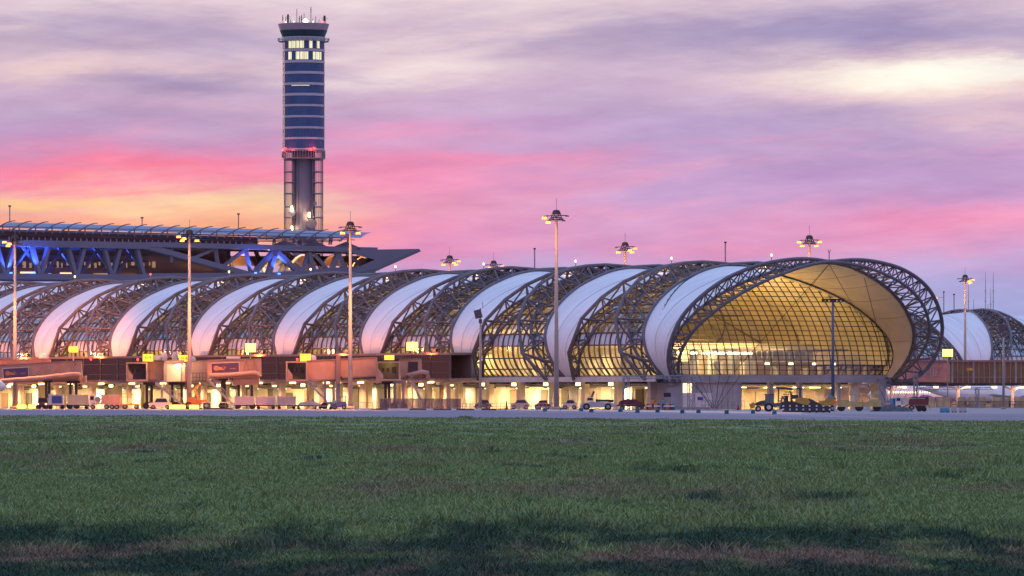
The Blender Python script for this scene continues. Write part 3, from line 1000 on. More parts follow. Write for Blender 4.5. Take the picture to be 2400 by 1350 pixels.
b = MB(); b.lathe((0, 0, 0), [(R0 + .1, tz(97)), (R0 + .45, tz(96)), (R0 + .45, tz(88)), (R0 + .1, tz(87))], 40); b.build("sill_band", M_tband, tw)
b = MB(); b.lathe((0, 0, 0), [(R0 + .95, tz(73)), (R0 + 1.7, tz(57)), (R0 + 1.4, tz(56)), (2, tz(55))], 40); b.build("flared_roof", mk("flared_roof_paint", (.40, .34, .39), .5), tw)
b = MB()
for rr, zz in ((R0 + 1.5, tz(98)), (R0 + 1.7, tz(94.5)), (R0 + 1.75, tz(91))):
    b.tube([(rr * math.cos(2 * math.pi * k / 32), rr * math.sin(2 * math.pi * k / 32), zz) for k in range(33)], .09, 4)
for k in range(32):
    a = 2 * math.pi * k / 32; b.tube([(R0 * math.cos(a), R0 * math.sin(a), tz(99)), ((R0 + 1.5) * math.cos(a), (R0 + 1.5) * math.sin(a), tz(98)), ((R0 + 1.8) * math.cos(a), (R0 + 1.8) * math.sin(a), tz(90))], .06, 4)
b.build("gallery_railing", M_gal, tw)
for x, y0, w in ((663, 36, .12), (670, 40, .1), (675.5, 34, .35), (681, 46, .1), (696, 21, .1), (702, 38, .14), (707, 36, .16), (713, 32, .1), (729, 17, .12), (733, 44, .1), (740, 39, .1), (748, 46, .1), (761, 37, .4)):
    a = MB(); X = (x - 711.5) / 7
    a.tube([(X, -1, tz(57)), (X, -1, tz(y0))], w, 5)
    if w > .11:
        a.box((X, -1, tz(y0 + 6)), (w * 5, .2, .12)); a.box((X, -1, tz(y0 + 10)), (w * 4, .2, .12))
    a.build("antenna", M_dark, tw)
l = MB(); l.lathe((.9, -6.2, tz(52)), [(.1, -.6), (.7, -.2), (.7, .3), (.2, .7)], 10); l.build("beacon_lamp", mk("beacon_white", (1, 1, .9), .4, emit=(.85, 1, .75), estr=30), tw)
for x, r_ in ((664, .3), (670, .25), (690, .22), (735, .25), (752, .3), (760, .28)):
    l = MB(); l.lathe(((x - 711.5) / 7, -5.5 if abs(x - 711) < 40 else -2.5, tz(53)), [(.1, -r_), (r_, 0), (.1, r_)], 8); l.build("roof_lamp", M_redlamp if x in (664, 752, 760) else M_whitelamp, tw)
# lower half: service core between two open stair cages
b = MB(); b.lathe((0, 0, 0), [(3.9, 0), (3.9, tz(356))], 32); 
for k in range(6): b.box((-3 + k * 1.2, -3.2, tz(450)), (.15, 1.2, tz(375) - tz(530)))
b.build("core", M_tcore, tw)
b = MB(); b.lathe((0, 0, 0), [(R0 - .5, tz(357)), (R0 + .35, tz(355)), (R0 + .35, tz(352)), (R0, tz(351))], 40)
for k in range(48):
    a = 2 * math.pi * k / 48; b.box(((R0 + .3) * math.cos(a), (R0 + .3) * math.sin(a), (tz(355) + tz(373)) / 2), (.22, .22, tz(355) - tz(373)), 0)
b.lathe((0, 0, 0), [(R0 - 1.4, tz(373.5)), (R0 + .45, tz(373)), (R0 + .45, tz(371)), (R0 - 1.4, tz(370.5))], 40)
b.build("service_gallery", M_gal, tw)
b = MB()
for k in range(40):
    a = 2 * math.pi * (k + .5) / 40
    if abs(math.cos(a)) > .56: b.box(((R0 - .4) * math.cos(a), (R0 - .4) * math.sin(a), tz(372) / 2), (.14, .14, tz(372)), 0)
for y in (375, 403, 428, 454, 485, 510, 540, 570):
    for sg in (-1, 1):
        b.box((sg * 5.1, 0, tz(y)), (2.6, 8, .25)); 
        b.tube([((R0 - .3) * math.cos(a) , (R0 - .3) * math.sin(a), tz(y)) for a in [(-1.0 + 2.0 * i / 10) + (0 if sg > 0 else math.pi) for i in range(11)]], .12, 4)
b.build("stair_cage", M_gal, tw)
for x, y, r_ in ((686, 500, 1.2), (732, 525, 1.6), (740, 478, .6)):
    d = MB(); d.lathe(((x - 711.5) / 7, -4.2, tz(y)), [(r_, -.9), (r_ * .9, -.3), (r_ * .3, .1)], 16, ax='Y'); d.build("dish_antenna", M_gal, tw)
for x, y in ((685, 489), (726, 504), (685.5, 536)):
    l = MB(); l.box(((x - 711.5) / 7, -4.4, tz(y)), (.7, .5, 1.6)); l.build("flood_lamp", M_warmlamp, tw)
    light("tower_lamp", 'POINT', Vector(tw.location) + Vector(((x - 711.5) / 7, -5.4, tz(y + 3))), 900, (1, .6, .3), None, soft=.4)
for x in (669, 738):
    l = MB(); l.lathe(((x - 711.5) / 7, -math.sqrt(max(0, 50 - ((x - 711.5) / 7) ** 2)) - .5, tz(350)), [(.1, -.5), (.6, -.2), (.6, .2), (.1, .5)], 10); l.build("warning_lamp", M_redlamp, tw)
    light("warning_light", 'POINT', Vector(tw.location) + Vector(((x - 711.5) / 7, -8.2, tz(350))), 600, (1, .05, .05), None, soft=.3)

# ------------------------------------------------------------------ main terminal canopy, left background
def TYf(px): return 1700 + px * .11
def TP(px, py, back=0):
    Y = TYf(px); v = P(px, py, Y); return Vector((v.x, v.y + back, v.z))
term = thing("terminal_building", "huge blue grey terminal canopy on deep trusses ending in a pointed nose, left background", "terminal", (TP(490, 640).x, TP(490, 640).y, 0), 0)
TO = Vector(term.location)
def T(px, py, back=0): return TP(px, py, back) - TO
M_tsteel = mk("terminal_steel", (.17, .18, .25), .5, 0, .1, .05)
M_tdark = mk("terminal_louvre", (.15, .14, .20), .5, .1, .2, .2)
M_tbrown = mk("terminal_interior", (.30, .20, .20), .7, 0, .35, .09, stretch=(.6, .6, 3))
M_wing = mk("shade_wing", (.22, .25, .35), .35, .2, .08, .1)
def tb(name, p, q, w, h, mat, back=0, parent=term):
    m = MB(); m.beam(T(p[0], p[1], back), T(q[0], q[1], back), w, h); return m.build(name, mat, parent)
for back in (0, 28):
    tb("top_chord", (-80, 568), (345, 576), 2.2, 1.9, M_tsteel, back); tb("top_chord", (345, 573), (880, 586), 2.0, 1.5, M_tsteel, back)
    tb("bottom_chord", (-80, 647), (330, 650), 2.2, 1.7, M_tsteel, back); tb("bottom_chord", (330, 648), (640, 645), 2.0, 1.7, M_tsteel, back)
    tb("diagonal_beam", (340, 577), (600, 648), 1.8, 1.5, M_tsteel, back); tb("bottom_chord", (640, 645), (870, 628), 2.0, 1.7, M_tsteel, back)
M_blueglow = M_tsteel
for i, cx in enumerate((12, 94, 178, 262, 338)):
    for dx_, wv in ((-20, 1.2), (-50, .7), (20, 1.2), (50, .7)):
        if cx + dx_ > 345: continue
        tb("web_member", (cx + (2 if dx_ > 0 else -2), 644), (cx + dx_, 575), wv, wv, M_tsteel, 0 if abs(dx_) == 20 else 12)
for (x0, y0, x1, y1, w) in ((402, 615, 402, 580, .9), (450, 606, 505, 582, .9), (505, 582, 512, 632, 1.2), (520, 626, 576, 584, .9), (576, 584, 588, 643, 1.2),
                            (595, 640, 641, 590, 1.4), (628, 645, 645, 590, 1.5), (642, 586, 642, 600, 2.2), (648, 590, 706, 645, 1.4), (706, 645, 722, 592, .9), (722, 592, 735, 642, 1.5),
                            (735, 594, 775, 640, .8), (775, 636, 792, 594, 1.3), (792, 594, 808, 637, 1.3), (812, 592, 850, 625, .9), (850, 625, 868, 600, .9), (866, 596, 876, 618, 1.0)):
    tb("web_member", (x0, y0), (x1, y1), w, w, M_tsteel, 0)
    if w > 1: tb("web_member", (x0 + 14, y0), (x1 + 26, y1), w * .8, w * .8, M_tsteel, 28)
# nose plate
nose = MB(); ol = [T(820, 586), T(985, 587), T(925, 612), T(872, 634), T(800, 643), T(880, 610), T(838, 598)]
y0 = ol[0].y
nose.prism([(v.x, v.z) for v in ol], (y0 - 1, y0 + 30)); nose.build("nose_plate", M_tsteel, term)
# roof deck behind the beams and building volume inside
rfd = MB(); rfd.add([T(-80, 566, 1), T(880, 584, 1), T(880, 584, 60), T(-80, 566, 60)], [(0, 1, 2, 3)]); rfd.build("roof_deck", M_tdark, term)
inn = MB()
inn.beam(T(-80, 600, 34), T(330, 606, 34), 1, 8.2); inn.beam(T(330, 608, 34), T(525, 612, 34), 1, 7.6); inn.build("inner_facade", M_tbrown, term)
M_ilit = mk("terminal_lit_glass", (.5, .36, .22), .5, 0, .5, .35, emit=(1, .62, .28), estr=.28, stretch=(1, 1, 1))
for i in range(26):
    px = 20 + i * 13 + (i * 7 % 5)
    m = MB(); a = T(px, 612 + (i % 3) * 2, 32.5); m.box(a, (.35 + (i * 3 % 4) * .2, .3, 1.0 + (i * 5 % 3) * .4)); m.build("lit_window", M_ilit, term)
for x0, x1, y in ((25, 60, 633), (120, 170, 635), (200, 245, 638), (262, 300, 640), (0, 40, 650)):
    m = MB(); m.beam(T(x0, y, 33), T(x1, y, 33), .3, .45); m.build("lit_strip", mk("strip_glow", (1, .8, .4), .5, emit=(1, .72, .3), estr=1.6), term)
for i in range(3):
    m = MB(); m.beam(T(-60, 588 + i * 14, 33), T(330, 592 + i * 14, 33), .4, .35); m.build("facade_rail", M_tdark, term)
# orange membrane vaults seen under the canopy
M_tmem = mk("terminal_ceiling_fabric", (.50, .32, .20), .6, 0, .12, .06)
for i, (x0, x1) in enumerate(((520, 596), (600, 668), (672, 745), (748, 815), (818, 885))):
    m = MB(); rows = []
    for a in range(9):
        q = a / 8; rows.append([T(x0 + (x1 - x0) * q, 628 - 34 * math.sin(math.pi * q) ** .7 + (4 if i == 4 else 0), b_) for b_ in (8, 20, 30)])
    m.grid(rows); m.build("ceiling_vault", M_tmem, term, True)
vb = MB(); vb.beam(T(520, 606, 30.5), T(885, 606, 30.5), .6, 3.0); vb.build("vault_wall", M_tmem, term)
# sunshade wings: curved translucent blades on ribs, stepping along the roof
m_r = MB()
for i in range(22):
    px = 36 + i * 38.6 - 20; py = 519 + (px) * .0285
    if px > 850: break
    rib = MB(); pts = []
    for a in range(9):
        q = a / 8; pts.append(T(px - 32 + 52 * q, py + 22 - 24 * math.sin(q * math.pi / 2), 0))
    rib.tube(pts, [.34 - .028 * k for k in range(9)], 5)
    rib.beam(T(px - 10, py + 10), T(px - 9, py + 26), .35)
    rr = rib.build("wing_rib", M_tsteel, term)
    wmesh = MB(); nx = 38.6
    for back in (0, 9):
        pass
    rows = []
    for a in range(6):
        q = .25 + .75 * a / 5
        f_ = lambda dx_, bk: T(px - 32 + 40 * q + dx_, py + 22 - 23 * math.sin(q * math.pi / 2) + dx_ * .0285, bk)
        rows.append([f_(2, 2 + 8 * q), f_(20, 2 + 8 * q), f_(40, 2 + 8 * q)])
    wmesh.grid(rows); wmesh.build("shade_wing", M_wing, term)
# louvre band under the wings
n_l = 9
for k in range(n_l):
    m = MB(); yb = 540 + k * 2.9; xe = 830 - k * 30 if k < 4 else 620 - k * 4
    m.beam(T(-80, yb - 2.3, 3 + k * .6), T(xe, yb + xe * .0285 - 2, 3 + k * .6), .5, .22); m.build("louvre", M_tdark if k % 3 else M_tbrown, term)
lb = MB(); lb.beam(T(-80, 549, 8), T(600, 567, 8), .5, 3.2); lb.build("louvre_backing", M_tdark, term)
lb = MB(); lb.beam(T(600, 556, 8), T(805, 555, 8), .5, .5); lb.beam(T(-80, 536, 4), T(820, 557, 4), .5, .4); lb.beam(T(-80, 528, 4), T(830, 549, 4), .3, .2); lb.build("wing_truss", M_tsteel, term)
for i in range(40):
    px = 20 + i * 14
    m = MB(); a = T(px, 558 + px * .022, 2.5); m.box(a, (.35, .3, 1.0)); m.build("clerestory_light", mk("clerestory", (.35, .42, .6), .3, 0, .2, 1) if i == 0 else bpy.data.materials["clerestory"], term)
for px in (772, 815, 700, 640):
    m = MB()
    for d_ in (-4, -1.5, 1.5, 4): m.tube([T(px + d_ * .4, 556, 8), T(px + d_, 572, 8)], .12, 4)
    m.build("wing_strut", M_tsteel, term)
# skylight hoods on the deck
for i, (x0, x1, pk, yb) in enumerate(((550, 612, 568, 572), (632, 700, 564, 575), (706, 768, 565, 576), (776, 845, 568, 579))):
    m = MB(); a = T(x0, yb); b_ = T((x0 + x1) / 2, pk - 2); c = T(x1, yb + 2); c2 = T(x1, yb + 4); a2 = T(x0, yb + 4)
    m.prism([(a.x, a.z), (b_.x, b_.z), (c.x, c.z), (c2.x, c2.z), (a2.x, a2.z)], (a.y + 5, a.y + 24)); m.build("skylight_hood", M_tdark, term)
    m = MB(); q0 = T(x0 - 22, yb + 2, 14); m.prism([(q0.x, q0.z - .5), (q0.x + 4.2, q0.z + .9), (q0.x + 4.8, q0.z + .3), (q0.x + 1.0, q0.z - .6)], (q0.y - 1, q0.y + 8)); m.build("roof_fabric", M_white, term)
# roof poles
for px, y0 in ((2, 475), (318, 503), (548, 494)):
    m = MB(); a = T(px, 560, 30); b_ = T(px, y0, 30); m.tube([a, b_], .16, 6); m.box(b_, (.8, .8, .5)); m.build("roof_pole", M_gal, term)
# blue floodlights washing the trusses
for px, py, bk, e in ((28, 640, -3, 7000), (82, 640, -3, 12000), (60, 640, 6, 16000), (108, 640, 14, 9000), (180, 642, 16, 5000), (262, 643, 16, 4000), (560, 640, 12, 8000), (600, 640, -3, 7000), (655, 642, -2, 9000), (628, 640, 8, 12000), (730, 640, 10, 5000)):
    v = TP(px, py, bk); m = MB(); m.box(v - TO, (.8, .5, .4)); m.build("blue_flood_lamp", mk("blue_lamp", (.1, .2, 1), .4, emit=(.05, .15, 1), estr=6) if "blue_lamp" not in bpy.data.materials else bpy.data.materials["blue_lamp"], term)
    light("blue_flood", 'SPOT', v + Vector((0, 0, .6)), e * 1.6, (.05, .13, 1), None, target=v + Vector((0, 0, 9)), spot=120, soft=.3)
for px, py, e in ((560, 636, 9000), (700, 636, 9000), (830, 622, 7000)):
    v = TP(px, py, 16); light("vault_uplight", 'AREA', v, e * .35, (1, .55, .25), None, size=10, sy=8, direction=(0, 0, 1))
v = TP(622, 632, 22); light("vault_uplight", 'POINT', v, 5000, (1, .75, .3), None, soft=1)

# ------------------------------------------------------------------ high masts
def mast(px, ytop, Y, label, lit, r=.31, big=True, base=0.0, power=0, cols=None, aim=None, rod=True, group="high masts round the apron"):
    v = P(px, ytop, Y); h = v.z
    t = thing("light_mast", label, "light mast", (v.x, Y, base), 0, group)
    h -= base
    b = MB(); b.tube([(0, 0, 0), (0, 0, h * .4), (0, 0, h * .41), (0, 0, h - .8)], [r * 1.25, r * 1.05, r * .95, r * .62], 12); b.box((0, 0, .25), (1.3, 1.3, .5)); b.build("pole", M_pole, t, True)
    b = MB(); b.tube([(.85 * math.cos(k / 14 * 2 * math.pi), .85 * math.sin(k / 14 * 2 * math.pi), h - 1.35) for k in range(15)], .09, 5)
    for k in range(6):
        a = 2 * math.pi * k / 6; b.tube([(.85 * math.cos(a), .85 * math.sin(a), h - 1.35), (.5 * math.cos(a), .5 * math.sin(a), h - .1)], .06, 4)
    for a, L, zz in ((0, 1.6, -.7), (math.pi, 1.55, -.75), (.5, 1.25, -1.3), (math.pi - .5, 1.25, -1.3), (-.9, 1.2, -1.0), (math.pi + .9, 1.2, -1.0)):
        b.tube([(0, 0, h + zz), (L * math.cos(a), L * math.sin(a), h + zz)], .07, 4)
    b.build("head_ring", M_dark, t)
    b = MB(); b.lathe((0, 0, h), [(.62, -.55), (.62, -.3), (.5, 0), (.35, .12)], 14); b.build("head_cap", M_dark, t)
    if rod:
        b = MB(); b.tube([(0, 0, h), (0, 0, h + 1.8)], .035, 4); b.build("lightning_rod", M_gal, t)
    arms = ((0, 1.6, -.78), (math.pi, 1.6, -.83), (.5, 1.25, -1.45), (math.pi - .5, 1.25, -1.45), (-.9, 1.2, -1.15), (math.pi + .9, 1.2, -1.15))
    for k, (a, L, zz) in enumerate(arms):
        f = MB(); on = k in lit; x, y = L * math.cos(a), L * math.sin(a)
        f.box((x, y, h + zz), (.62, .5, .2), 0, taper=.7); 
        if on: f.box((x * 1.12, y * 1.1 - .1, h + zz - .25), (.78, .5, .34), 1, taper=.8)
        f.build("floodlight", [M_offlamp, M_sodium], t)
    if lit:
        # small lamp glow on the pole just under the head
        light("mast_ring_light", 'POINT', (v.x - 1.6, Y - 3.0, h + base - 3.0), 1500, (1, .38, .09), None, soft=.3)
    if power > 100000 and px < 2000:
        light("mast_down_light", 'SPOT', (v.x, Y - 7, h + base - 2), 95000, (1, .31, .09), None, target=(v.x, Y - 16, 0), spot=125, soft=.5)
    if power:
        light("mast_flood", 'SPOT', (v.x, Y + .9, h + base - 1.9), power * .55, (1, .27, .08), None, target=aim, spot=60, soft=.5)
    return t
def aimp(s, z=-4): 
    w = LC(s, -HWID, z); return w
mast(35, 553, 1027, "high mast with orange lamps lit on its left, nearest the left edge", {1, 3, 5}, power=400000, aim=aimp(-205))
mast(444, 540, 994, "high mast glowing orange beside the terminal canopy, left of the control tower", {1, 3, 5, 2}, power=105000, aim=aimp(-160))
mast(821, 521, 947, "high mast with dark head standing in front of the pointed canopy nose", {2, 3}, power=100500, aim=aimp(-118))
mast(1304, 494, 889, "tallest high mast in front of the glass bays, two lamps lit on its left", {1, 3}, power=40000, aim=aimp(-78))
mast(1054, 600, 1180, "high mast rising from behind the concourse crest, its pole lit yellow", {0, 2, 4, 3})
mast(1157, 612, 1240, "mast head with blazing lamps just showing above the concourse ridge", {0, 2, 4, 5}, r=.34)
mast(1465, 569, 1069, "high mast behind the concourse with orange lamps lit on its right", {0, 2, 3, 4})
mast(1897, 553, 1035, "high mast standing right behind the crest of the glass end arch", {0, 1, 2, 3})
mast(2262, 645, 1345, "high mast in front of the right hand white membrane shell", {0, 4, 2}, power=101000, aim=(110, 1440, 4))
# lower poles
def pole_lamp(px, ytop, Y, label, head, lit=False, r=.16, mat=None, cat="lamp post"):
    v = P(px, ytop, Y); t = thing("lamp_post", label, cat, (v.x, Y, 0)); h = v.z
    b = MB(); b.tube([(0, 0, 0), (0, 0, h * .55), (0, 0, h)], [r * 1.5, r * 1.1, r * .8], 10); b.box((0, 0, .15), (.8, .8, .3)); b.build("pole", mat or M_pole, t, True)
    if head == 'box':
        c = MB(); c.box((-.35, 0, h - .9), (1.1, .5, 1.3), 0, M=Matrix.Rotation(-.25, 3, 'Y')); c.box((.0, 0, h - 2.0), (.5, .4, .6)); c.tube([(.35, 0, h), (.35, 0, h + .9)], .04, 4); c.build("floodlight_bank", M_offlamp, t)
    if head == 'cross':
        c = MB(); c.box((0, 0, h - .1), (3.4, .35, .18)); 
        for k in range(6): c.box((-1.5 + k * .6, -.15, h - .3), (.4, .3, .35))
        c.build("floodlight_bar", M_dark, t)
    return t
pole_lamp(1126, 722, 905, "slim post with a square unlit floodlight box in front of the dark corridor", 'box')
pole_lamp(1952, 700, 905, "dark post with a flat crossbar of lamps before the golden glass wall", 'cross', mat=mk("blue_steel", (.08, .11, .19), .45, .2), r=.19)
t = pole_lamp(2352, 757, 1010, "slim post near the right edge carrying a boxy floodlight", 'box')
# ------------------------------------------------------------------ glazed link corridor along the apron face
M_cglass = mk_glass("corridor_glass", (.42, .38, .38), .08, .08, bump=.01)
lk = thing("link_corridor", "long dark glazed corridor raised above the apron in front of the glass bays", "corridor", MID, RZ)
C0, C1, T0, T1 = -47.0, -214.0, -31.5, -27.2
b = MB(); b.box(((C0 + C1) / 2, (T0 + T1) / 2, 9.15), (C0 - C1, T1 - T0 + .5, .35)); b.build("corridor_roof", M_peach_d, lk)
b = MB(); b.box(((C0 + C1) / 2, (T0 + T1) / 2, 4.85), (C0 - C1, T1 - T0 + .3, .5)); b.build("corridor_floor", M_peach_d, lk)
b = MB(); b.box(((C0 + C1) / 2, T0, 7.05), (C0 - C1, .06, 3.85)); b.build("corridor_glazing", M_cglass, lk)
b = MB(); b.box(((C0 + C1) / 2, T1, 7.05), (C0 - C1, .1, 3.85)); b.build("corridor_back_wall", mk("corridor_wall", (.17, .14, .14), .6, 0, .12, .35), lk)
b = MB()
n = 30
for i in range(n + 1):
    s = C0 + (C1 - C0) * i / n; b.box((s, T0 - .05, 7.05), (.14 if i % 3 else .32, .16, 3.85))
for z in (6.1, 7.9): b.box(((C0 + C1) / 2, T0 - .05, z), (C0 - C1, .1, .08))
b.box(((C0 + C1) / 2, T0 - .35, 5.0), (C0 - C1, .12, .12))
b.build("corridor_frame", M_mull, lk)
for i in range(14):
    s = C0 - 4 - i * 12; m = MB(); m.box((s, -29.3, 2.3), (.8, .8, 4.6)); m.box((s, -29.3, 4.3), (1.2, 3.6, .5)); m.build("corridor_column", M_conc_w, lk)
for i in range(17):
    s = C0 - 5 - i * 10; m = MB(); m.box((s, -31.9, 4.45), (1.3, .45, .28)); m.build("under_lamp", M_warmlamp, lk)
    light("under_light", 'AREA', LC(s, -31.9, 4.2), 1800, (1, .48, .17), None, size=1.4, sy=.6, direction=(LX * -.35 + Vector((0, 0, -1))))
    if i % 2: light("corridor_light", 'AREA', LC(s, -29.3, 8.8), 60, (1, .6, .35), None, size=6, sy=1.2, direction=(0, 0, -1))

for i in range(7):  # floods and fixtures added on the corridor roof to warm the lower membranes
    s = -52 - PITCH * i * .97; pw_ = (520, 900, 1400, 1700, 1900, 2000, 2000)[i]
    m = MB(); m.box((s, T0 + .4, 9.7), (1.2, .5, .5)); m.box((s, T0 + .4, 9.4), (.2, .2, .3)); m.build("added_flood", M_dark, lk)
    light("added_flood_light", 'SPOT', LC(s, T0 - 1.2, 9.9), pw_ * 2.6, (1, .25, .07), None, spot=150, soft=.15, direction=LX + Vector((0, 0, .1)))
def text_mesh(txt, size, mat, name, parent, loc, rz=0.0, depth=.02):
    cu = bpy.data.curves.new(name, 'FONT'); cu.body = txt; cu.size = size; cu.extrude = depth; cu.align_x = 'CENTER'; cu.align_y = 'CENTER'
    tmp = bpy.data.objects.new(name, cu); COL.objects.link(tmp)
    bpy.context.view_layer.update()
    me = bpy.data.meshes.new_from_object(tmp.evaluated_get(bpy.context.evaluated_depsgraph_get()))
    bpy.data.objects.remove(tmp); bpy.data.curves.remove(cu)
    me.materials.clear(); me.materials.append(mat)
    o = link(name, me, parent, loc); o.rotation_euler = (math.radians(90), 0, rz)
    return o

# ------------------------------------------------------------------ boarding bridges
def bridge(px, Y, label):
    v = P(px, 900, Y); return thing("boarding_bridge", label, "boarding bridge", (v.x, Y, 0), 0, "boarding bridges along the concourse")
def tunnel(t, px0, y0, px1, y1, h, Y, dY=0.0, rib=True, w=3.0, name="tunnel"):
    """tunnel section; y0/y1 = photo row of its roof at either end, h = height in m"""
    a = P(px0, y0, Y) - t.location; q = P(px1, y1, Y + dY) - t.location
    a.z -= h / 2; q.z -= h / 2
    b = MB(); b.beam(a, q, w, h); tu = b.build(name, M_peach, t)
    if rib:
        r = MB(); L = (q - a).length; k = max(2, int(L / .55))
        for i in range(k + 1):
            c = a.lerp(q, i / k); r.box((c.x, c.y - w / 2 - .03, c.z), (.13, .09, h - .35))
        r.build("ribs", M_peach, tu)
    r = MB(); up = Vector((0, 0, h / 2)); o_ = Vector((0, -w / 2 - .06, 0))
    r.beam(a + up + o_, q + up + o_, .22, .2); r.beam(a - up + o_, q - up + o_, .22, .22); r.build("edge_rails", M_peach_d, tu)
    return tu, a, q
def ad_panel(t, px0, y0, px1, y1, Y, slope=0.0):
    a = P(px0, y0, Y) - t.location; q = P(px1, y1, Y) - t.location
    w, h = abs(q.x - a.x), abs(a.z - q.z); c = (a + q) / 2
    b = MB(); b.box(c + Vector((0, .02, 0)), (w + .25, .1, h + .25), 0, M=Matrix.Rotation(slope, 3, 'Y')); b.box(c + Vector((0, -.06, 0)), (w, .08, h), 1, M=Matrix.Rotation(slope, 3, 'Y'))
    e = b.build("poster_panel", [M_offw, M_purple], t)
    m = MB(); k = h / 2.0
    m.lathe(c + Vector((-w * .33, -.13, 0)), [(.5 * k, -.02), (.5 * k, .02)], 16, ax='Y'); m.box(c + Vector((-w * .14, -.12, -.05)), (w * .22, .04, h * .3), 0); m.box(c + Vector((-w * .05, -.12, .12)), (w * .12, .04, h * .16), 0)
    m.build("poster_mark", mk("poster_orange", (.55, .24, .10), .5) if "poster_orange" not in bpy.data.materials else bpy.data.materials["poster_orange"], e)
    m = MB(); m.box(c + Vector((w * .28, -.12, -.05)), (w * .22, .04, h * .1)); m.build("poster_line", M_peach_d, e)
def pipe(t, pts, r, Y, back=1.9):
    b = MB(); b.tube([P(x, y, Y - back) - t.location for x, y in pts], r, 8); b.build("air_hose", M_peach, t, True)
def cab(t, px0, px1, y0, y1, Y, openside=True):
    a = P(px0, y0, Y) - t.location; q = P(px1, y1, Y) - t.location; w, h = q.x - a.x, a.z - q.z; c = (a + q) / 2
    b = MB(); d = 3.2
    b.box((c.x, c.y + d / 2, c.z), (w, .15, h)); b.box((a.x + .12, c.y, c.z), (.25, d, h)); b.box((q.x - .12, c.y, c.z), (.25, d, h))
    b.box((c.x, c.y, a.z - .12), (w - .5, d, .25)); b.box((c.x, c.y, q.z + .12), (w - .5, d, .25))
    cb_ = b.build("cab_frame", M_peach, t)
    b = MB(); b.box((c.x, c.y + d / 2 - .25, c.z), (w - .5, .1, h - .5)); b.build("cab_interior", mk("cab_interior_grey", (.10, .11, .16), .5) if "cab_interior_grey" not in bpy.data.materials else bpy.data.materials["cab_interior_grey"], cb_)
    for k_, xx in enumerate((-.22, -.02, .24)):
        b = MB(); b.box((c.x + xx * w, c.y + d / 2 - .34, c.z + h * .06), (w * (.10 if k_ < 2 else .18), .06, h * (.2 if k_ < 2 else .32))); b.build("cab_window", M_win, cb_)
    b = MB(); b.prism([(a.x + .3, q.z + .3), (a.x + .3, c.z + h * .15), (a.x + .3 + w * .22, c.z - h * .2), (a.x + .3 + w * .22, q.z + .3)], (c.y - d / 2 + .2, c.y - d / 2 + .4)); b.build("cab_bellows", M_peach, cb_)
    return c
def legs(t, px, ytop, Y, spread=1.2, dark=True):
    v = P(px, ytop, Y) - t.location; b = MB(); m = M_dark if dark else M_gal
    for sg in (-1, 1): b.box((v.x + sg * spread * .5, v.y, v.z / 2 + .3), (.42, .5, v.z - .5))
    b.box((v.x, v.y, v.z - .2), (spread + 1.2, 1.6, .45)); b.box((v.x, v.y, 1.0), (spread + .6, 1.0, .5)); b.build("drive_column", m, t)
    for sg in (-1, 1):
        w = MB(); w.lathe((v.x + sg * (spread * .5 + .1), v.y - .6, .55), [(.3, -.2), (.55, -.16), (.55, .16), (.3, .2)], 14, ax='Y'); w.build("wheel", M_black, t)
def stair(t, px0, y0, px1, y1, Y):
    a = P(px0, y0, Y) - t.location; q = P(px1, y1, Y) - t.location; b = MB()
    for o_ in (-.5, .5):
        b.beam(a + Vector((0, o_, 0)), q + Vector((0, o_, 0)), .1, .3); b.beam(a + Vector((0, o_, 1.0)), q + Vector((0, o_, 1.0)), .06, .06)
    for i in range(15):
        c = a.lerp(q, i / 14); b.box(c, (.3, 1.0, .06)); b.beam(c + Vector((0, -.5, 0)), c + Vector((0, -.5, 1)), .045, .045)
    b.build("stairway", M_gal, t)
def gate_sign(t, px, y, Y, txt, w=1.7, h=1.15):
    v = P(px, y, Y) - t.location; b = MB(); b.box(v, (w + .2, .45, h + .2), 0); b.box(v + Vector((0, -.24, 0)), (w, .06, h), 1); s_ = b.build("number_sign", [M_peach_d, M_signlamp], t)
    if txt: text_mesh(txt, h * .95, M_signletter, "sign_number", s_, v + Vector((0, -.3, 0)))
    light("sign_light", 'POINT', v + t.location + Vector((0, -1.4, -1.2)), 45, (1, .6, .12), None, soft=.3)
def beacon(t, px, y, Y):
    v = P(px, y, Y) - t.location; b = MB(); b.lathe(v, [(.08, -.2), (.16, -.1), (.16, .15), (.05, .25)], 8); b.build("red_beacon", M_redlamp, t)
def roof_unit(t, px, y, Y, w=1.6, h=.8):
    v = P(px, y, Y) - t.location; b = MB(); b.lathe(v, [(w / 2, -h / 2), (w / 2 + .1, 0), (w / 2 - .1, h / 2), (.2, h / 2 + .1)], 14); b.build("roof_unit", M_offw, t)
def truss_side(t, px0, yt0, yb0, px1, yt1, yb1, Y, n):
    b = MB(); pts = []
    for i in range(n + 1):
        q = i / n; x = px0 + (px1 - px0) * q; y = (yt0 + (yt1 - yt0) * q) if i % 2 else (yb0 + (yb1 - yb0) * q); pts.append(P(x, y, Y - 1.85) - t.location)
    b.tube(pts, .1, 5); b.build("side_bracing", M_peach_d, t)

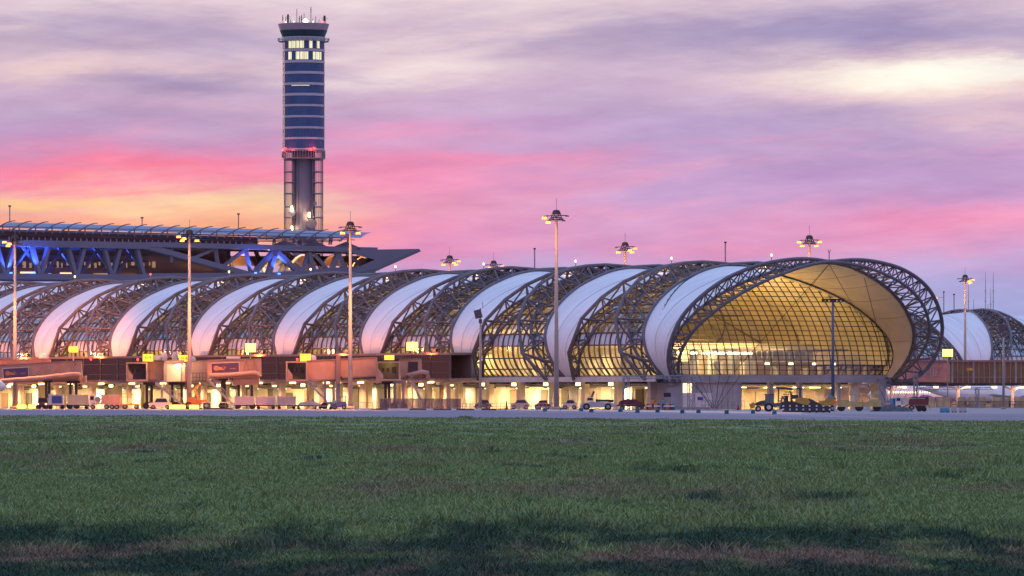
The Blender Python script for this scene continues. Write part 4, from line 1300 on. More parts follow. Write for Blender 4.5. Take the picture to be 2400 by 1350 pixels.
# left one
YA = 1022
t = bridge(95, YA, "boarding bridge sloping down to the left edge with a purple poster panel")
tunnel(t, -60, 846, 118, 842, 2.1, YA, rib=True); tunnel(t, -60, 860, 192, 846, 2.9, YA - 3.2, rib=True)
truss_side(t, 78, 857, 889, 178, 850, 884, YA - 3.3, 5)
ad_panel(t, 8, 863, 66, 886, YA - 5.0, slope=-.06); pipe(t, [(-60, 899), (0, 893), (90, 886), (178, 876), (188, 878), (191, 884), (186, 892)], .38, YA - 3.4)
legs(t, 112, 890, YA - 3, .5); legs(t, 172, 893, YA - 2, 1.0)
b = MB(); v = P(165, 888, YA) - t.location; b.box(v, (5.5, 2.4, 1.1)); b.build("lift_frame", M_peach_d, t)
beacon(t, 213, 842, YA); roof_unit(t, 103, 838, YA, 1.6, 1.2)
# second, seen end on with two numbered signs
YB = 1008
t = bridge(400, YB, "pair of boarding bridge cabs with a bright lamp and two lit number signs")
cab(t, 297, 347, 849, 893, YB); tunnel(t, 344, 846, 388, 846, 3.2, YB + 2); 
b = MB(); v = P(408, 874, YB - 2) - t.location; b.box(v, (2.6, .6, 2.9)); b.build("canvas_hood", mk("canvas", (.55, .48, .34), .7), t)
tunnel(t, 430, 849, 492, 845, 3.3, YB); tunnel(t, 386, 845, 432, 845, .8, YB - .5, rib=False, name="cab_roof")
b = MB(); v0 = P(388, 872, YB - 1) - t.location; v1 = P(430, 872, YB - 1) - t.location
b.box(v0, (.5, 2.6, 3.1)); b.build("cab_side_wall", M_peach, t); b = MB(); b.box(v1, (.7, 2.6, 3.1)); b.build("cab_side_wall", M_peach, t)
l = MB(); v = P(417, 858, YB - 3) - t.location; l.box(v, (1.0, .3, .6)); l.build("cab_lamp", M_whitelamp, t)
light("cab_light", 'POINT', P(417, 861, YB - 4.2), 420, (1, .82, .42), None, soft=.3)
gate_sign(t, 347, 838.5, YB - 1, "B4"); gate_sign(t, 432, 841, YB - 1, "B4"); beacon(t, 323, 843, YB)
roof_unit(t, 367, 839, YB); roof_unit(t, 447, 842, YB); roof_unit(t, 385, 836, YB, .9, 1.3); roof_unit(t, 410, 835, YB, .9, 1.3)
legs(t, 350, 896, YB + 1, .8, True); legs(t, 415, 896, YB, 1.6); legs(t, 450, 896, YB + 1, 1.4, False); stair(t, 366, 898, 430, 951, YB - 3)
b = MB(); v = P(464, 884, YB - 2.4) - t.location; 
for i in range(6): b.box(v + Vector((-1.4 + i * .55, 0, 0)), (.06, .06, 1.5))
for z in (-.7, 0, .7): b.box(v + Vector((0, 0, z)), (3.0, .06, .06))
b.build("landing_railing", M_dark, t)
# third with poster
YC = 1003
t = bridge(550, YC, "boarding bridge with dark poster panel left of the two yellow lit signs")
tunnel(t, 488, 845, 612, 841, 3.0, YC); ad_panel(t, 496, 851, 560, 875, YC - 1.7, slope=-.035)
truss_side(t, 568, 846, 876, 606, 845, 876, YC, 4)
pipe(t, [(490, 880), (540, 878), (598, 873), (606, 876), (608, 882)], .38, YC); legs(t, 524, 886, YC, .4); legs(t, 575, 889, YC, 2.2)
b = MB(); v = P(577, 891, YC) - t.location; b.box(v, (4.4, 2.2, 1.6)); b.build("lift_frame", M_peach_d, t)
stair(t, 488, 890, 545, 948, YC - 3)
b = MB(); v = P(547, 838, YC) - t.location; b.box(v, (2.3, 1.6, .35)); b.build("roof_box", M_white, t)
# fourth
YD = 975
t = bridge(800, YD, "long ribbed boarding bridge with an open square cab at its right end")
cab(t, 671, 721, 847, 893, YD - 1); tunnel(t, 720, 846, 792, 843, 3.2, YD); tunnel(t, 794, 842, 884, 838, 3.05, YD + .5)
b = MB(); v = P(793, 866, YD - 1.3) - t.location; b.box(v, (.7, 3.4, 4.6)); b.build("tunnel_collar", M_peach_d, t)
cab(t, 882, 938, 847, 892, YD - 4); beacon(t, 697, 843, YD); gate_sign(t, 716, 838, YD - 1, ""); gate_sign(t, 907, 838, YD - 3, "", .8, .75); gate_sign(t, 918, 838, YD - 3, "", .8, .75); roof_unit(t, 729, 839, YD)
tunnel(t, 936, 843, 988, 841, 2.9, YD + 1); pipe(t, [(955, 880), (990, 872), (1002, 874), (1004, 884), (999, 893)], .4, YD + 1)
b = MB(); v = P(968, 861, YD - .6) - t.location; b.box(v, (1.6, .2, 1.8)); b.build("tunnel_window", M_win, t)
legs(t, 772, 888, YD, 1.4, False); legs(t, 908, 894, YD - 2, .6); legs(t, 935, 893, YD - 1, 1.4, False); stair(t, 722, 895, 765, 940, YD - 3)
b = MB(); v = P(765, 887, YD) - t.location; b.box(v, (5.2, 2.4, .7)); b.build("lift_frame", M_dark, t)
stair(t, 962, 890, 985, 935, YD - 3)
b = MB(); b.tube([P(793, 890, YD - 1) - t.location, P(793, 955, YD - 1) - t.location], .3, 8); b.build("support_post", M_conc, t)

# lit stand number boxes on posts
def stand_sign(px, y, Y, label, txt, w=1.75, h=1.4, bright=True):
    v = P(px, y, Y); t = thing("stand_sign", label, "sign", (v.x, Y, 0), 0, "lit yellow stand signs")
    b = MB(); b.box((0, .25, v.z), (w + .1, .4, h + .1)); b.build("housing", M_dark, t)
    b = MB(); b.box((0, 0, v.z), (w, .06, h)); b.build("lit_face", mk("sign_face_bright", (1, .8, .2), .5, emit=(1, .74, .07), estr=4.5) if bright and "sign_face_bright" not in bpy.data.materials else (bpy.data.materials["sign_face_bright"] if bright else M_signlamp), t)
    b = MB(); b.tube([(0, .3, v.z - h / 2), (0, .3, 0)], .12, 6); b.build("post", M_gal, t)
    if txt: text_mesh(txt, h * .75, M_signletter, "stand_number", t, (0, -.06, v.z))
    if bright: light("sign_glow", 'POINT', (v.x, Y - 1.2, v.z), 200, (1, .65, .1), None, soft=.4)
stand_sign(172, 819, 1062, "lit yellow box sign reading 116 on the far left bay", "116", 1.6, .95, False)
stand_sign(587, 815, 1018, "glowing yellow box sign above the boarding bridge with the dark poster", "")
stand_sign(966, 812, 992, "glowing yellow box sign right of the open square bridge cab", "")
stand_sign(2221, 827, 1290, "glowing yellow box sign beside the right hand white shell", "", 2.2, 1.5)

# ------------------------------------------------------------------ right hand corridor, aircraft behind it
YR = 1300
rc = thing("link_corridor", "glazed bridge corridor at the right with a pink lit wall section and dark glass", "corridor", (P(2260, 900, YR).x, YR, 0), 0)
def R(px, y, dy=0): return P(px, y, YR) - rc.location + Vector((0, dy, 0))
def rbox(name, px0, px1, y0, y1, d0, d1, mat):
    a, q = R(px0, y0), R(px1, y1); b = MB(); b.box(((a.x + q.x) / 2, (d0 + d1) / 2, (a.z + q.z) / 2), (abs(q.x - a.x), d1 - d0, abs(a.z - q.z))); return b.build(name, mat, rc)
rbox("corridor_roof", 2040, 2520, 844, 848, -.4, 5, M_peach_d); rbox("corridor_floor", 2040, 2520, 898, 904, -.3, 5, M_dark); rbox("corridor_back_wall", 2040, 2520, 848, 898, 4.6, 4.8, mk("corridor_wall_b", (.13, .14, .09), .6, 0, .12, .4))
rbox("poster_wall", 2100, 2226, 849, 896, -.1, .1, mk("poster_wall_paint", (.55, .22, .18), .6, 0, .25, .4))
M_relief = mk("figure_relief", (.46, .30, .26), .6, 0, .2, 1)
fr = MB()
for x0, y0, x1, y1 in ((2105, 851, 2205, 851), (2105, 893, 2205, 893), (2105, 851, 2105, 893), (2205, 851, 2205, 893), (2182, 880, 2203, 880), (2182, 880, 2182, 896)):
    fr.beam(R(x0, y0, -.2), R(x1, y1, -.2), .14, .14)
fr.build("poster_frame", M_relief, rc)
fg = MB()
for i in range(9):
    c = R(2142 + i * 6.2 + (i * 5 % 3), 873 + (i * 3 % 4), -.16); hh_ = 1.2 + (i * 7 % 5) * .15
    fg.lathe(c + Vector((0, 0, hh_ * .75)), [(.05, -.2), (.16, 0), (.05, .2)], 6); fg.tube([c + Vector((0, 0, hh_ * .6)), c + Vector((.05, 0, 0)), c + Vector((-.08, 0, -hh_ * .8))], [.16, .24, .08], 6); fg.tube([c + Vector((0, 0, hh_ * .4)), c + Vector((.3, 0, hh_ * .1))], .07, 5)
fg.build("carved_figures", M_relief, rc)
rbox("corridor_glazing", 2228, 2520, 848, 898, -.05, 0, M_cglass)
b = MB()
for i in range(24):
    a = R(2232 + i * 12.4, 873); b.box((a.x, -.1, a.z), (.12 if i % 4 else .4, .15, 4.6))
a, q = R(2228, 884), R(2520, 884); b.box(((a.x + q.x) / 2, -.1, a.z), (q.x - a.x, .1, .08))
b.build("corridor_frame", M_gal, rc)
for i, px in enumerate((2118, 2193, 2268, 2330, 2396, 2460)):
    rbox("under_lamp", px - 6, px + 6, 905.5, 909.5, -.8, -.2, M_warmlamp); light("under_light", 'AREA', P(px, 911, YR - 1), 800, (1, .42, .22), None, size=1.5, sy=1.0, direction=(0, .5, -1))
for i in range(5):
    light("corridor_light", 'AREA', P(2250 + i * 45, 852, YR + 2.5), 160, (.9, .9, .4), None, size=3, sy=1.5, direction=(0, 0, -1))
rbox("lit_panel", 2267, 2283, 863, 868, 1, 1.2, M_signlamp)
for px in (2090, 2247, 2375, 2450):
    a = R(px, 904); b = MB(); b.box((a.x, 2, a.z / 2), (.7, .7, a.z)); b.beam((a.x, 2, a.z * .8), (a.x - 2.2, 2, a.z), .4, .4); b.beam((a.x, 2, a.z * .8), (a.x + 2.2, 2, a.z), .4, .4); b.build("tree_column", M_gal, rc)
# gangway gantry below
b = MB()
for i in range(16):
    p0, p1 = R(2150 + i * 11, 908, -1.6), R(2161 + i * 11, 908, -1.6); d = Vector((0, 0, -.45))
    b.tube([p0, p1], .06, 4); b.tube([p0 + d, p1 + d], .06, 4); b.tube([p0, p1 + d] if i % 2 else [p0 + d, p1], .045, 4)
b.build("pipe_gantry", M_gal, rc)

def airliner(name_label, x, Y, rz, belly=1.2, r=1.95, L=37, tail=True):
    t = thing("airliner", name_label, "aircraft", (x, Y, 0), rz, "airliners parked behind the concourse")
    zc = belly + r; b = MB(); rings = []
    for q, rr, dz_ in ((0, .08, -.5), (.02, .45, -.35), (.05, .75, -.15), (.10, .96, 0), (.15, 1, 0), (.62, 1, 0), (.75, .86, .2), (.88, .5, .75), (.97, .2, 1.2), (1, .05, 1.35)):
        rings.append([(q * L, rr * r * math.cos(2 * math.pi * k / 20), zc + dz_ + rr * r * math.sin(2 * math.pi * k / 20)) for k in range(21)])
    b.grid(rings); b.build("fuselage", M_white, t, True)
    w = MB()
    for i in range(34): w.box((4.6 + i * .72, -r * .985, zc + .45), (.24, .05, .34))
    w.build("cabin_windows", M_warmlamp if Y > 1200 else M_win, t)
    for sg in (-1, 1):
        w = MB(); w.add([(12, sg * 1.5, zc - 1), (19, sg * 1.5, zc - 1), (23, sg * 16, zc), (21.4, sg * 16, zc), (12, sg * 1.5, zc - .7), (19, sg * 1.5, zc - .8), (23, sg * 16, zc + .15), (21.4, sg * 16, zc + .15)], [(0, 1, 2, 3), (4, 5, 6, 7), (0, 1, 5, 4), (1, 2, 6, 5), (2, 3, 7, 6), (3, 0, 4, 7)]); w.build("wing", M_white, t)
        w = MB(); w.lathe((11.5, sg * 5.2, zc - 1.25), [(.9, 0), (1.1, .4), (1.1, 2.2), (.6, 4)], 18, ax='X'); w.build("engine", M_pur, t, True)
        w = MB(); w.add([(L * .88, sg * .5, zc + 1), (L * .98, sg * .5, zc + 1), (L * 1.03, sg * 5.5, zc + 1.4), (L * .98, sg * 5.5, zc + 1.4), (L * .88, sg * .5, zc + 1.2), (L * .98, sg * .5, zc + 1.2), (L * 1.03, sg * 5.5, zc + 1.5), (L * .98, sg * 5.5, zc + 1.5)], [(0, 1, 2, 3), (4, 5, 6, 7), (0, 1, 5, 4), (1, 2, 6, 5), (2, 3, 7, 6), (3, 0, 4, 7)]); w.build("tailplane", M_white, t)
    w = MB(); w.prism([(L * .78, zc + 1.5), (L * .90, zc + 8.0), (L * .99, zc + 8.0), (L * .96, zc + 1.8)], (-.2, .2)); w.build("tail_fin", M_pur, t)
    w = MB(); w.prism([(L * .62, zc - r * .9), (L * .70, zc + r * .9), (L * .97, zc + 1.6), (L * .90, zc + .2)], (-r * .93, -r * .90)); w.build("livery_sweep", M_pur, t)
    for xx, yy in ((4.5, 0), (17, -2.6), (17, 2.6)):
        w = MB(); w.box((xx, yy, .9), (.25, .25, 1.4)); w.lathe((xx, yy, .45), [(.25, -.2), (.45, -.12), (.45, .12), (.25, .2)], 12, ax='Y'); w.build("landing_gear", M_black, t)
    return t
M_pur = mk("livery_purple", (.22, .05, .24), .35, 0, .1, .5)
airliner("white airliner with purple tail parked under the right hand corridor, lit cabin windows", P(2540, 900, 1345).x, 1345, math.pi, belly=.9)
airliner("airliner with a purple engine standing behind the end pier of the glass arch", P(2075, 900, 1390).x - 4, 1390, math.radians(35), belly=1.0)
airliner("airliner nose poking in at the left edge above the bright baggage rail", P(16, 900, 1000).x, 1000, math.radians(172), belly=2.6, r=1.6)
# ------------------------------------------------------------------ vehicles and ground equipment
def G(px, Y): return Vector(((px - 1200) * Y / F, Y, 0))
def wheels(t, xs, yw, r=.35, w=.25, mat=None, z=None):
    for x in xs:
        for y in (-yw, yw):
            b = MB(); b.lathe((x, y, z or r), [(r * .55, -w / 2), (r, -w / 2 + .03), (r, w / 2 - .03), (r * .55, w / 2)], 14, ax='Y'); wh = b.build("wheel", M_black, t)
            if r > .3:
                c = MB(); c.lathe((x, y - (w / 2 if y < 0 else -w / 2), z or r), [(r * .5, -.03), (r * .5, .03)], 10, ax='Y'); c.build("hub", M_gal, wh)
def cart(px0, px1, h, Y, label, mat, panel=None, group="baggage containers on dollies", cat="baggage cart"):
    w = (px1 - px0) * Y / F; t = thing("baggage_cart", label, cat, G((px0 + px1) / 2, Y), random.uniform(-.03, .03), group)
    b = MB(); b.box((0, 0, .62), (w * .96, 1.7, .16)); b.box((w * .5, 0, .5), (.5, .12, .1)); b.build("chassis", M_dark, t)
    b = MB(); b.box((0, 0, .72 + (h - .75) / 2), (w * .92, 1.6, h - .75)); 
    bo = b.build("container", mat, t)
    b = MB()
    for i in range(4): b.box((0, -.83, .9 + i * (h - 1.0) / 4), (w * .9, .05, .06))
    for sg in (-1, 0, 1): b.box((sg * w * .45, -.83, .72 + (h - .75) / 2), (.08, .07, h - .78))
    b.box((0, -.1, h + .03), (w * .94, 1.7, .1)); b.build("container_ribs", M_offw, bo)
    if panel: b = MB(); b.box((w * .06, -.86, .75 + (h - .75) / 2), (w * .62, .06, (h - .75) * .7)); b.build("side_panel", panel, bo)
    wheels(t, (-w * .36, w * .36), .65, .27, .2)
    return t
def van(px0, px1, h, Y, label, mat, front=False, cat="van", low=False):
    w = (px1 - px0) * Y / F; t = thing("service_vehicle", label, cat, G((px0 + px1) / 2, Y), math.radians(0))
    if front:
        b = MB(); b.box((0, 0, .75), (w, 4.2, .75)); b.box((0, .6, 1.45), (w * .92, 2.6, .9), taper=.86); b.build("body", mat, t)
        b = MB(); b.box((0, -.74, 1.5), (w * .78, .08, .62)); b.build("windscreen", M_win, t)
        for sg in (-1, 1):
            b = MB(); b.box((sg * w * .38, -2.14, .85), (.3, .08, .2)); b.build("headlight", M_warmlamp, t)
        b = MB(); b.box((0, -2.15, .55), (w * .96, .1, .25)); b.build("bumper", M_dark, t)
        wheels(t, (-w * .4, w * .4), 1.4, .33, .25)
        return t
    if low: ol = [(-w / 2, .35), (-w / 2, h * .55), (-w * .32, h * .68), (w * .3, h * .66), (w * .5, h * .5), (w * .5, .35)]
    else: ol = [(-w / 2, .35), (-w / 2, h * .55), (-w * .30, h * .58), (-w * .18, h), (w * .28, h), (w * .40, h * .6), (w * .5, h * .55), (w * .5, .35)]
    b = MB(); b.prism(ol, (-.85, .85)); b.build("body", mat, t)
    if not low:
        b = MB(); b.prism([(-w * .24, h * .62), (-w * .15, h * .94), (w * .25, h * .94), (w * .34, h * .62)], (-.88, -.86)); b.build("side_windows", M_win, t)
    wheels(t, (-w * .31, w * .31), .78, .36, .22)
    b = MB(); b.box((w * .49, -.5, h * .48), (.08, .3, .16)); b.build("tail_light", M_redlamp, t)
    b = MB(); b.box((-w * .5, -.5, h * .45), (.08, .3, .16)); b.build("headlight", M_warmlamp, t)
    return t
van(88, 113, 2.0, 1003, "small red vehicle seen from the front beside the purple screen trailer", M_red, front=True, cat="pickup")
cart(113, 151, 2.45, 1001, "white dolly trailer with a dark blue side panel, left foreground", M_white, M_blue)
cart(158, 210, 2.35, 1000, "yellowish ribbed cargo container between the blue panelled trailer and the orange loader", mk("cream_container", (.62, .52, .30), .5, 0, .12, 1))
# orange loader truck
t = thing("baggage_loader", "pale orange cargo loader truck with a round hose reel behind its cab", "loader truck", G(246, 999)); 
b = MB(); b.box((1.0, 0, 1.75), (3.2, 1.8, 1.35)); b.box((.3, 0, .95), (4.9, 1.7, .35)); b.build("body", M_peach, t)
b = MB(); b.box((-2.1, 0, 1.5), (.9, 1.7, 1.8), taper=.9); b.build("cab", M_offw, t)
b = MB(); b.box((-2.1, -.87, 1.85), (.6, .06, .6)); b.build("cab_window", M_win, t)
b = MB(); b.lathe((-1.15, -.6, 1.6), [(.5, -.3), (.5, .3)], 14, ax='Y'); b.build("hose_reel", M_gal, t)
wheels(t, (-2.0, .3, 1.2, 2.0), .75, .38, .25)
# flat cart with rails
t = thing("platform_cart", "low yellow platform cart with handrails and large wheels, right of the orange loader", "cart", G(306, 999))
b = MB(); b.box((0, 0, .8), (3.4, 1.5, .2)); b.build("deck", M_yellow, t); b = MB()
for x in (-1.4, -.5, .5, 1.4): b.tube([(x, -.7, .9), (x, -.7, 2.6 if x < .6 else 1.5)], .05, 5)
b.tube([(-1.4, -.7, 2.6), (.5, -.7, 2.6)], .05, 5); b.tube([(-1.4, -.7, 1.9), (.5, -.7, 1.9)], .05, 5); b.build("handrail", M_yellow, t); wheels(t, (-.9, 1.0), .65, .42, .2)
van(350, 402, 1.9, 996, "white estate car with dark roof parked left of the dark bridge wheels", M_offw, cat="car")
# orange boom lift
t = thing("boom_lift", "orange boom lift with folded arm and big dark wheels under the bridge", "boom lift", G(462, 992))
b = MB(); b.box((0, 0, 1.2), (3.4, 1.8, .7)); b.box((-.9, 0, 1.75), (1.2, 1.5, .5)); b.build("chassis", M_orange, t)
b = MB(); b.beam((.4, 0, 1.5), (-.5, 0, 3.4), .35, .45); b.beam((-.5, 0, 3.4), (.6, 0, 4.2), .3, .35); b.build("boom", M_yellow, t); wheels(t, (-1.4, 1.6), .8, .6, .45)
# lit yellow boards on the kerb
for i, (a, q, Y, lab) in enumerate(((40, 61, 985, "leftmost glowing yellow ground board near the left edge"), (66, 83, 985, "second small glowing yellow ground board from the left edge"), (397, 434, 955, "wide glowing yellow ground board in front of the bridge wheels"), (444, 466, 955, "shorter glowing yellow ground board right of the wide one"))):
    t = thing("guidance_board", lab, "airfield sign", G((a + q) / 2, Y), 0, "glowing yellow airfield guidance boards"); w = (q - a) * Y / F
    b = MB(); b.box((0, .12, .45), (w + .1, .22, .62)); b.build("housing", M_dark, t); b = MB(); b.box((0, -.02, .45), (w, .05, .52)); b.build("lit_face", bpy.data.materials["sign_face_bright"], t)
    b = MB()
    for sg in (-1, 1): b.box((sg * w * .35, .1, .07), (.1, .1, .14))
    b.build("leg", M_dark, t); light("board_glow", 'POINT', G((a + q) / 2, Y) + Vector((0, -1.0, .5)), 30, (1, .7, .1), None, soft=.2)
for i, (a, q, lab) in enumerate(((548, 597, "first of three pale pink baggage containers, next to the bridge stair"), (599, 647, "middle one of three pale pink baggage containers"), (648, 695, "last of three pale pink baggage containers, before the flat trolley"))):
    cart(a, q, 2.05, 985, lab, mk("pink_container", (.60, .50, .54), .5, 0, .1, 1) if i == 0 else bpy.data.materials["pink_container"])
t = thing("flat_trolley", "flat trolley loaded with pale sheeting behind the last pink container", "trolley", G(725, 985), 0)
b = MB(); b.box((0, 0, .6), (4.6, 1.5, .15)); b.build("deck", M_dark, t); b = MB(); b.prism([(-2.0, .68), (-1.5, 1.15), (.2, 1.4), (1.9, .95), (2.2, .68)], (-.7, .7)); b.build("sheeting", M_offw, t); wheels(t, (-1.8, 1.8), .6, .26, .2)
t = thing("tow_tractor", "small dark blue tow tractor with a worker standing at its front", "tow tractor", G(795, 958), 0)
b = MB(); b.prism([(-1.1, .35), (-1.1, .95), (-.3, 1.05), (-.2, 1.25), (1.0, 1.25), (1.2, .9), (1.2, .35)], (-.7, .7)); b.build("body", M_blue, t); b = MB(); b.tube([(.2, -.6, 1.2), (.2, -.6, 2.0)], .05, 5); b.tube([(1.0, -.6, 1.2), (1.0, -.6, 2.0)], .05, 5); b.box((.6, 0, 2.03), (1.2, 1.4, .08)); b.build("canopy", M_dark, t); wheels(t, (-.75, .8), .62, .36, .25)
t = thing("flat_trolley", "empty dark flat trolley coupled to the blue tow tractor", "trolley", G(757, 962), 0)
b = MB(); b.box((0, 0, .55), (3.3, 1.5, .14)); b.box((1.9, 0, .45), (.8, .1, .08)); b.build("deck", M_gal, t); wheels(t, (-1.2, 1.2), .6, .24, .2)

# ---- people
M_skin = mk("skin", (.42, .25, .18), .6, 0, .05, 3)
def person(px, Y, label, shirt, trousers, pose=0, rz=0.0, h=1.72, z0=0.0, hair=None):
    t = thing("person", label, "person", G(px, Y) + Vector((0, 0, z0)), rz)
    k = h / 1.72
    J = {'pelvis': (0, 0, .93), 'waist': (0, 0, 1.10), 'chest': (0, .01, 1.34), 'neck': (0, 0, 1.47), 'head': (0, -.02, 1.60), 'top': (0, -.01, 1.70)}
    sw = .14 if pose == 1 else .04
    for s_, sg in (('l', -1), ('r', 1)):
        J['hip' + s_] = (sg * .09, 0, .88); J['knee' + s_] = (sg * .10, -sg * sw * .7 - .02, .49); J['ankle' + s_] = (sg * .10, sg * sw * -1.0 + .03, .09); J['toe' + s_] = (sg * .11, sg * sw * -1.0 - .13, .04)
        J['sh' + s_] = (sg * .18, 0, 1.41)
        if pose == 2 and sg > 0: J['el' + s_] = (sg * .27, -.14, 1.22); J['wr' + s_] = (sg * .22, -.36, 1.30); J['hd' + s_] = (sg * .20, -.44, 1.33)
        else: J['el' + s_] = (sg * .24, .02 + sg * sw * .4, 1.13); J['wr' + s_] = (sg * .25, -.06 + sg * sw * .8, .90); J['hd' + s_] = (sg * .25, -.09 + sg * sw, .82)
    E = [('pelvis', 'waist'), ('waist', 'chest'), ('chest', 'neck'), ('neck', 'head'), ('head', 'top')]
    Rr = {'pelvis': .14, 'waist': .125, 'chest': .15, 'neck': .055, 'head': .095, 'top': .06}
    for s_ in 'lr':
        E += [('pelvis', 'hip' + s_), ('hip' + s_, 'knee' + s_), ('knee' + s_, 'ankle' + s_), ('ankle' + s_, 'toe' + s_), ('chest', 'sh' + s_), ('sh' + s_, 'el' + s_), ('el' + s_, 'wr' + s_), ('wr' + s_, 'hd' + s_)]
        Rr.update({'hip' + s_: .095, 'knee' + s_: .06, 'ankle' + s_: .042, 'toe' + s_: .035, 'sh' + s_: .065, 'el' + s_: .045, 'wr' + s_: .03, 'hd' + s_: .028})
        hd = Vector(J['hd' + s_]); d = (hd - Vector(J['wr' + s_])).normalized()
        for f_ in range(5):
            o_ = (f_ - 1.5) * .018 if f_ < 4 else 0
            base_ = hd + Vector((0, o_, 0)) if f_ < 4 else hd + Vector((0, -.03, .02))
            J['f%d%s' % (f_, s_)] = tuple(base_ + d * (.03 if f_ < 4 else .01)); J['g%d%s' % (f_, s_)] = tuple(base_ + d * (.07 + .01 * (f_ % 3) if f_ < 4 else .03) + Vector((0, -.012, 0)))
            E += [('hd' + s_, 'f%d%s' % (f_, s_)), ('f%d%s' % (f_, s_), 'g%d%s' % (f_, s_))]; Rr['f%d%s' % (f_, s_)] = .009; Rr['g%d%s' % (f_, s_)] = .007
    names = list(J); me = bpy.data.meshes.new("person_body"); me.from_pydata([Vector(J[n_]) * k for n_ in names], [(names.index(a), names.index(b_)) for a, b_ in E], [])
    o = bpy.data.objects.new("body", me); COL.objects.link(o)
    md = o.modifiers.new("skin", 'SKIN'); md.use_smooth_shade = True
    for i_, n_ in enumerate(names): me.skin_vertices[0].data[i_].radius = (Rr[n_] * k, Rr[n_] * k); me.skin_vertices[0].data[i_].use_root = (i_ == 0)
    sb = o.modifiers.new("sub", 'SUBSURF'); sb.levels = 1; sb.render_levels = 1
    bpy.context.view_layer.update()
    m2 = bpy.data.meshes.new_from_object(o.evaluated_get(bpy.context.evaluated_depsgraph_get()))
    bpy.data.objects.remove(o); bpy.data.meshes.remove(me)
    m2.materials.clear()
    for mm_ in (M_skin, shirt, trousers, M_black): m2.materials.append(mm_)
    for p in m2.polygons:
        c = p.center / k
        if c.z < .09: p.material_index = 3
        elif c.z < .95 and abs(c.x) < .19: p.material_index = 2
        elif c.z < 1.46 and not (abs(c.x) > .19 and c.z < 1.1): p.material_index = 1
        else: p.material_index = 0
    link("body", m2, t)
    hr = MB(); hr.lathe((0, .015 * k, 1.64 * k), [(.108 * k, -.03), (.112 * k, .02), (.09 * k, .08), (.04 * k, .115)], 12); hr.build("cap", hair or M_dark, t, True)
    fc = MB()
    for sg in (-1, 1): fc.box((sg * .035 * k, -.112 * k, 1.61 * k), (.02, .012, .012))
    fc.box((0, -.108 * k, 1.545 * k), (.045, .012, .01)); fc.build("face_marks", M_dark, t)
    return t
M_cyan = mk("light_blue_cloth", (.10, .32, .48), .8, 0, .1, 4); M_hiv = mk("hi_vis_cloth", (.85, .20, .04), .7, 0, .1, 4); M_navy = mk("navy_cloth", (.03, .04, .09), .8)
person(783, 955, "person in a light blue shirt standing at the front of the tow tractor", M_cyan, M_navy, 2)
person(1958, 640 + 90, "person in orange and white work clothes beside the dark crossbar lamp post", M_hiv, M_offw, 1)
person(1530, 905, "person in a red vest under the arcade, left of the framed board", M_hiv, M_navy, 1)
person(1554, 908, "person in a light blue shirt under the arcade near the framed board", M_cyan, M_navy, 0)
person(733, 990, "person in dark clothes walking behind the sheeted flat trolley", M_navy, M_navy, 1)

# ---- see-through panel standing in for a motion-blurred bus, and rail fences
M_blur = mk_glass("bus_blur_pane", (.55, .52, .54), .22, .6, (.45, .42, .48))
t = thing("bus_blur", "low grey see-through panel standing in for a motion-blurred bus, right of the bridge with the square cab", "bus blur", G(985, 940))
a, q = -6.6, 6.4
b = MB(); b.box((0, 0, .95), (12.8, .05, 1.5)); b.build("blur_panel", M_blur, t)
b = MB(); b.box((0, 0, 1.72), (12.8, .1, .08)); b.box((0, 0, .18), (12.8, .1, .08))
for i in range(9): b.box((-6.4 + i * 1.6, 0, .9), (.08, .1, 1.8))
b.build("blur_frame", M_gal, t)
def rail(px0, px1, Y, Y1, label, h=1.1, step=1.1, mat=None):
    A, B = G(px0, Y), G(px1, Y1); t = thing("railing", label, "railing", (A + B) / 2)
    b = MB(); o_ = (A + B) / 2; L = (B - A).length; n = max(2, int(L / step))
    b.tube([A - o_ + Vector((0, 0, h)), B - o_ + Vector((0, 0, h))], .045, 4); b.tube([A - o_ + Vector((0, 0, h * .5)), B - o_ + Vector((0, 0, h * .5))], .03, 4)
    for i in range(n + 1):
        c = A.lerp(B, i / n) - o_; b.tube([c, c + Vector((0, 0, h))], .04, 4)
    b.build("rails", mat or M_gal, t); return t
rail(822, 892, 960, 958, "steel railing between the blue tow tractor and the grey bus blur panel")
rail(470, 548, 985, 985, "steel railing behind the boom lift, left of the pink containers")
rail(2228, 2460, 1180, 1100, "long dark railing in front of the parked airliner at the right", 1.3, .9, M_dark)
rail(1645, 1745, 928, 934, "railing in front of the blue grey service block", 1.4, .7)
rail(2030, 2105, 940, 960, "railing between the last pier and the blue portable cabins", 1.2, .9)
rail(1075, 1300, 955, 935, "low railing running behind the parked cars under the arcade", 1.0, 1.0)
# ---- cars under the arcade
van(1112, 1152, 1.55, 950, "dark hatchback car parked under the arcade behind the slim floodlight post", mk("dark_car", (.08, .09, .13), .3, 0, .1, 1, spec=.7), cat="car")
van(1196, 1242, 1.6, 945, "silver car parked under the arcade left of the tallest mast", mk("silver_car", (.42, .40, .42), .3, .3, .1, 1), cat="car")
van(1252, 1290, 1.5, 950, "red low car behind the foot of the tallest mast", M_red, cat="car")
van(1318, 1352, 1.6, 948, "white car under the arcade just right of the tallest mast", M_offw, cat="car")
